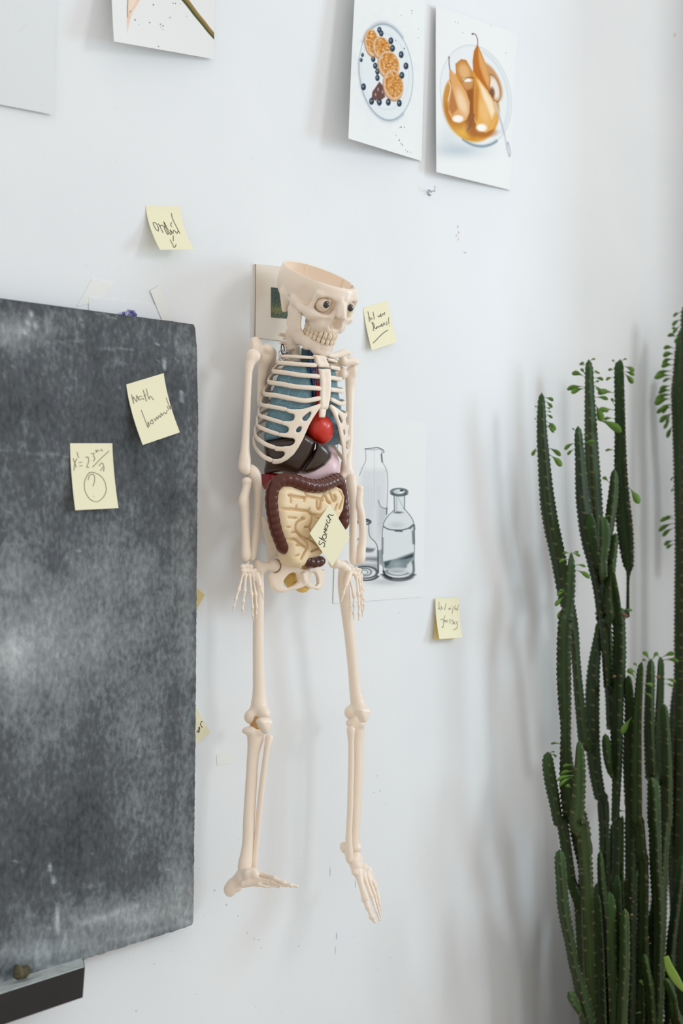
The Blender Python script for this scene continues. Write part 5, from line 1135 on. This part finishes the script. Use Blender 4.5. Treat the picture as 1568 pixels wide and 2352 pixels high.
ST = [
 (kk(kA, [(380,460,24),(380,600,32),(385,800,40),(400,1000,46),(425,1300,54),(460,1550,58),(520,1850,56),(560,2100,52)], .09)+kk(kB, [(600,50,50),(640,250,42),(665,500,34),(690,800,38),(715,1050,42),(740,1200,46)], .11),
  [(915,1,22,10),(921,1,22,40),(936,1,12,5),(946,1,12,0),(953,1,18,20),(966,1,28,38),(975,1,24,40),(985,1,22,-40),(1030,1,34,25),(1045,1,36,38),(1028,-1,22,55),(1036,-1,16,30),(965,-1,8,-30),(935,-1,8,-40)]),
 (kk(kA, [(775,180,26),(778,300,32),(782,500,38),(790,700,46),(800,1000,56),(812,1250,62),(825,1450,60),(850,1750,54),(875,2050,52),(895,2345,50)], .10)+kk(kB, [(905,120,48),(925,350,44),(945,600,44),(958,850,40),(965,1050,36)], .11),
  [(835,-1,14,-30),(840,-1,18,-25),(866,-1,34,-25),(860,-1,22,-60),(888,-1,42,0),(893,-1,36,8),(822,1,14,-30),(850,1,12,10),(858,1,14,0),(870,1,22,5),(884,1,28,40),(893,1,20,15),(912,1,32,0),(930,1,40,65),(966,1,60,22),(945,1,30,-5),(880,1,14,-30)]),
 (kk(kA, [(1040,180,38),(1043,350,42),(1047,550,42),(1050,800,44),(1055,1100,50),(1068,1350,58),(1085,1550,62),(1100,1750,54),(1112,1900,38),(1112,1950,20),(1106,2030,12),(1104,2180,12),(1102,2330,14)], .12)+kk(kB, [(1095,80,14),(1060,130,20)], .13),
  [(828,1,14,-30),(842,1,26,20),(858,1,30,40),(855,1,26,10),(868,-1,18,10),(850,-1,16,-10),(835,-1,12,-50),(905,-1,46,-8),(930,-1,20,-70),(943,-1,44,0),(962,-1,24,-5),(1036,-1,22,-5),(1120,1,40,55)]),
 (kk(kA, [(685,740,26),(690,850,32),(700,1000,38),(720,1300,52),(745,1500,58),(775,1700,56),(820,1900,50),(860,2100,46),(890,2330,42)], .13)+kk(kB, [(900,100,38),(915,400,34),(935,700,34)], .13),
  [(1017,-1,28,25),(1032,-1,20,35),(1020,1,26,-20),(1000,1,12,0),(990,-1,10,-50)]),
 (kk(kA, [(990,1100,26),(985,1250,36),(970,1400,40),(950,1550,40),(930,1700,36),(925,1850,34)], .14), [(1110,-1,24,-45)]),
 (kk(kA, [(890,1500,36),(898,1620,44),(900,1720,42),(885,1850,36),(890,2000,34)], .15), [(1185,1,12,-30),(1184,-1,10,-40)]),
 (kk(kA, [(785,1480,46),(800,1600,52),(825,1750,46),(850,1880,40)], .145), []),
 (kk(kA, [(625,1800,14),(620,1900,30),(612,2050,38),(600,2200,42),(580,2345,46)], .14)+kk(kB, [(570,150,54),(560,350,56),(560,600,56),(568,850,50),(578,1050,40),(580,1250,42)], .14)+kk(kB, [(600,1500,60),(640,1750,74)], .14)+kk(kC, [(680,60,74),(715,300,62),(740,520,44),(750,680,48),(775,900,52),(805,1100,46),(830,1300,42),(850,1600,46),(870,1850,46)], .14),
  [(1268,-1,18,-10),(1268,1,18,-20),(1264,1,20,10),(1285,-1,24,5),(1298,1,24,0),(1308,1,36,22),(1352,-1,18,25),(1358,-1,20,20),(1372,-1,28,40),(1395,-1,28,62),(1360,-1,14,-20),(1708,-1,22,-10)]),
 (kk(kB, [(880,150,30),(850,330,36),(820,550,46),(808,800,54),(808,1050,54),(815,1250,52),(835,1450,48),(870,1650,44),(905,1850,40)], .10), [(1420,-1,22,-60),(1395,-1,30,70)]),
 (kk(kB, [(1030,60,52),(1038,250,50),(1040,450,52),(1030,700,52),(1020,950,50),(1018,1200,46),(1018,1400,38),(1008,1650,32),(1000,1850,30)], .15)+kk(kC, [(1005,100,34),(1020,300,36),(1010,550,34),(980,800,30)], .15), [(1405,1,18,-5)]),
 (kk(kA, [(960,1900,34),(985,2050,40),(1010,2200,44),(1020,2340,46)], .16), []),
 (kk(kA, [(1000,1640,30),(985,1750,36),(965,1900,40),(950,2050,40),(945,2200,38),(960,2340,36)], .155), []),
 (kk(kB, [(430,1285,34),(440,1400,46),(465,1550,48),(495,1700,44),(530,1880,40)], .12)+kk(kC, [(560,150,44),(600,400,42),(640,650,38),(690,820,30)], .12), [(1714,1,14,-20),(1733,1,14,20)]),
 (kk(kB, [(690,1190,28),(690,1350,42),(680,1550,52),(665,1750,60),(660,1890,66)], .18)+kk(kC, [(690,150,66),(730,400,56)], .18), [(1772,-1,30,5),(1778,-1,38,10),(1784,-1,40,22),(1812,-1,22,-40),(1760,-1,26,-5)]),
 (kk(kB, [(1220,525,22),(1212,650,30),(1200,850,36),(1192,1050,42),(1188,1300,46),(1188,1550,46),(1190,1850,46)], .19)+kk(kC, [(1205,150,46),(1225,400,46),(1245,600,44)], .19), [(1560,-1,32,-50),(1548,-1,28,-30),(1570,1,22,5),(1590,1,22,25),(1648,-1,40,55),(1535,-1,16,-50)]),
 (kk(kB, [(1298,500,26),(1295,650,34),(1290,850,38),(1290,1100,42),(1300,1350,42),(1305,1500,40)], .17), [(1505,-1,26,-60),(1502,1,24,-60),(1520,-1,16,-30)]),
 (kk(kB, [(1375,480,24),(1372,600,28),(1365,800,32),(1355,1000,34),(1345,1250,36),(1340,1500,36)], .14), [(1515,1,34,-5),(1510,1,34,-30),(1503,-1,18,-60),(1557,1,26,5),(1570,1,20,10)]),
 (kk(kB, [(1410,880,30),(1415,1000,38),(1422,1150,44),(1428,1350,48),(1432,1600,48),(1430,1850,48)], .18)+kk(kC, [(1420,150,46),(1400,400,44),(1390,700,42)], .18), []),
 (kk(kB, [(1310,1500,38),(1320,1600,46),(1325,1750,50),(1330,1900,50)], .21)+kk(kC, [(1335,200,48),(1345,500,46),(1360,800,44),(1365,1050,40),(1355,1300,40)], .21), [(2000,1,4,0)]),
 (kk(kB, [(1110,640,34),(1125,800,40),(1130,950,42),(1120,1150,40),(1115,1350,40),(1125,1600,40),(1130,1850,40)], .16), [(1536,-1,18,-60),(1870,-1,28,-5)]),
 (kk(kB, [(915,1130,26),(925,1230,34),(940,1350,34),(965,1450,28)], .14), []),
 (kk(kC, [(530,385,36),(535,500,44),(545,650,44),(560,850,46),(590,1030,44),(625,1200,40),(650,1350,38),(690,1480,44),(730,1650,56),(770,1850,60)], .20), []),
 (kk(kC, [(620,1570,30),(640,1640,38),(690,1720,40),(750,1800,40)], .20), []),
 (kk(kC, [(590,560,30),(640,700,36),(700,850,40),(740,1000,36)], .15), []),
 (kk(kC, [(1560,430,26),(1535,650,34),(1505,900,36),(1475,1150,36),(1460,1400,38),(1450,1650,40),(1450,1850,40)], .17), [(1980,1,10,-30)]),
 (kk(kC, [(1240,1260,30),(1265,1420,34),(1290,1550,38),(1300,1700,40),(1305,1850,40)], .21), [(2270,-1,22,-60),(2330,-1,20,0)]),
 (kk(kC, [(870,400,22),(880,600,30),(900,800,36),(930,1050,40),(960,1300,40),(980,1550,40),(990,1850,40)], .16), []),
]
rc = random.Random(77)
for k in range(13):      # crowded darker stems in the middle of the clump
    x0 = 1366+k*11.5+rc.uniform(-5, 5); yt = rc.uniform(1990, 2110); d = rc.uniform(.08, .24); wv = rc.uniform(-8, 8)
    ST.append(([(x0+wv, yt, d, 8), (x0+wv*.7, yt+40, d, 10.5), (x0+rc.uniform(-4, 4), (yt+2352)/2, d, 11.5), (x0-wv, 2352, d, 12)], []))
for k in range(8):
    x0 = 1378+k*13+rc.uniform(-6, 6); yt = rc.uniform(1800, 1960) if k not in (3, 5) else 2010; d = rc.uniform(.07, .11)
    ST.append(([(x0, yt, d, 5), (x0+rc.uniform(-3, 3), yt+60, d, 7), (x0+rc.uniform(-6, 6), yt+170, d, 8), (x0+rc.uniform(-8, 8), 2200, d, 9)], []))
POT = np.array([CP[0]+.01, -.17])
def samples(P): P = np.array([q_[:3] for q_ in P], float); return np.concatenate([P[k]+(P[k+1]-P[k])*t for k in range(len(P)-1) for t in (np.linspace(0, 1, 8)[:, None],)])
for i, (P, lf) in enumerate(ST):
    P = list(P)
    if P[-1][1] < 1840:      # side shoots grow out of their nearest neighbour
        x, y, d, r = P[-1]; best = None
        for j, (Q, _) in enumerate(ST):
            if j == i or Q[-1][1] < y+30: continue
            for qx, qy, qd in samples(Q):
                if y+8 < qy < y+110:
                    c_ = abs(qx-x)*1.5+abs(qy-y)*.5+abs(qd-d)*300
                    if best is None or c_ < best[0]: best = (c_, qx, qy, qd)
        if best is not None: P.append((best[1], best[2], best[3], min(r, 9)))
    if P[-1][1] > 1840:      # run on down to the soil in the pot
        x, y, d, r = P[-1]
        if y < 2250: x = x+(1440-x)*.12*(2352-y)/300; P.append((x, 2345, d, r*.95)); y = 2345
        p = W(x, y, d); g = POT+np.clip((np.array([p[0], p[1]])-POT)*.75, -.10, .10)
        a = prj((p[0]*.5+g[0]*.5, p[1]*.5+g[1]*.5, .30)); e_ = prj((g[0], g[1], .19)); P += [(a[0], a[1], -(p[1]*.5+g[1]*.5), r), (e_[0], e_[1], -g[1], r)]
    cactus_stem('stem', P, plant, i, lf)
M_brown = mat('dry_stub', (128, 88, 58), 0.8)
for x, y, d, r in ((938,785,.20,22),(970,790,.20,16),(1125,780,.22,16),(1150,810,.22,14),(1135,920,.22,26),(1275,1110,.22,16),(1290,1160,.22,14),(1300,800,.23,14)):
    mb = MB(); mb.ball(PT(kC, x, y, d), np.array([1.2, .8, .6])*r/3.664*mpp(1420, .2)*.6, 10, 8); mb.build('dry_stub', M_brown, plant)
for x, y, d, r in ((1022,110,.16,14),(1065,115,.16,20),(1090,125,.16,16),(990,635,.155,16),(1360,640,.165,20)):
    mb = MB(); mb.ball(PT(kB, x, y, d), np.array([1, 1, .7])*r/3.664*mpp(1420, .2), 10, 8); mb.build('dry_stub', M_brown, plant)
# pot (below the frame)
def lathe(prof, c, seg=40):
    mb = MB(); V = [(c[0]+r*cos(2*pi*k/seg), c[1]+r*sin(2*pi*k/seg), z) for r, z in prof for k in range(seg)]
    F = [(j*seg+k, j*seg+(k+1) % seg, (j+1)*seg+(k+1) % seg, (j+1)*seg+k) for j in range(len(prof)-1) for k in range(seg)]
    mb.add(V, F); return mb
lathe([(.001, .0), (.115, .0), (.148, .19), (.158, .19), (.158, .22), (.142, .22), (.138, .19), (.12, .05), (.001, .05)], POT).build('flower_pot', mat('terracotta', (168, 104, 74), 0.8, bump=.3), plant)
lathe([(.001, .01), (.1, .01), (.139, .195), (.001, .2)], POT).build('soil', mat('potting_soil', (48, 36, 28), 0.95, bump=.8), plant)

# second cactus at the right edge
P2 = W(1566, HY, .10)
pl2 = empty('cactus_plant', (1.06, -.20, 0.0), 'second dark cactus clump in the far right corner, thick with leaves', 'cactus', 'cactus clumps by the wall')
S2 = [([(1570, 755, .09, 11), (1566, 800, .09, 14), (1562, 900, .09, 16), (1564, 1050, .09, 15), (1566, 1250, .09, 14), (1566, 1500, .09, 15), (1562, 1800, .09, 16), (1558, 2100, .09, 16), (1560, 2352, .09, 16)],
       [(800,-1,30,-10),(812,-1,34,0),(822,-1,32,10),(838,-1,34,-5),(850,-1,40,2),(862,-1,44,-3),(885,-1,30,10),(895,-1,38,0),(906,-1,40,5),(915,-1,44,8),(925,-1,36,20),(935,-1,40,10),(948,-1,36,30),(960,-1,28,50),(975,-1,30,60),(760,-1,20,-40),(775,-1,26,-20),
        (1185,-1,26,10),(1190,-1,38,0),(1202,-1,40,20),(1212,-1,32,30),(1240,-1,28,15),(1250,-1,24,20),(1092,-1,12,50),(1120,-1,12,60)]),
      ([(1578, 700, .12, 12), (1576, 850, .12, 15), (1574, 1100, .12, 16), (1574, 1500, .12, 16), (1574, 2352, .12, 16)], [(715,-1,22,20),(730,-1,24,30),(745,-1,26,40),(770,-1,22,40)]),
      ([(1556, 1560, .07, 8), (1552, 1650, .07, 14), (1548, 1800, .07, 18), (1548, 1950, .07, 18), (1556, 2150, .07, 16), (1558, 2352, .07, 16)], []),
      ([(1560, 850, .06, 10), (1556, 900, .06, 12), (1560, 1000, .06, 12), (1566, 1100, .06, 12), (1568, 1300, .06, 12)], [(870,-1,26,10),(905,-1,30,5),(930,-1,28,40),(950,-1,26,60)]),
      ([(1530, 2250, .24, 8), (1545, 2290, .24, 10), (1560, 2352, .24, 12)], [])]
for i, (P, lf) in enumerate(S2):
    P = list(P)
    if P[-1][1] > 2180:
        x, y, d, r = P[-1]; p = W(x, y, d); gx = 1.06+(p[0]-1.06)*.3; gy = -.16+(p[1]+.16)*.3; e_ = prj((gx, gy, .18)); P += [(e_[0], e_[1], -gy, r)]
    cactus_stem('stem', P, pl2, 100+i, lf)
lathe([(.001, .0), (.08, .0), (.10, .19), (.108, .20), (.098, .20), (.094, .18), (.001, .17)], (1.055, -.155)).build('flower_pot', mat('grey_pot', (120, 116, 110), 0.8), pl2)
# yellow-green long leaf low right
mb = MB(); lp_ = smooth_path([PT(kC, *p) for p in ((1425,1270,.25),(1450,1360,.25),(1500,1450,.25),(1575,1560,.25))], 20)
mb.sweep(lp_, .0006, [.0035+.006*sin(pi*min(1, .1+i/22)) for i in range(20)], nrm=FW*-1.0, seg=8); mb.build('leaf', mat('leaf_pale', (128, 160, 62), 0.5), pl2)
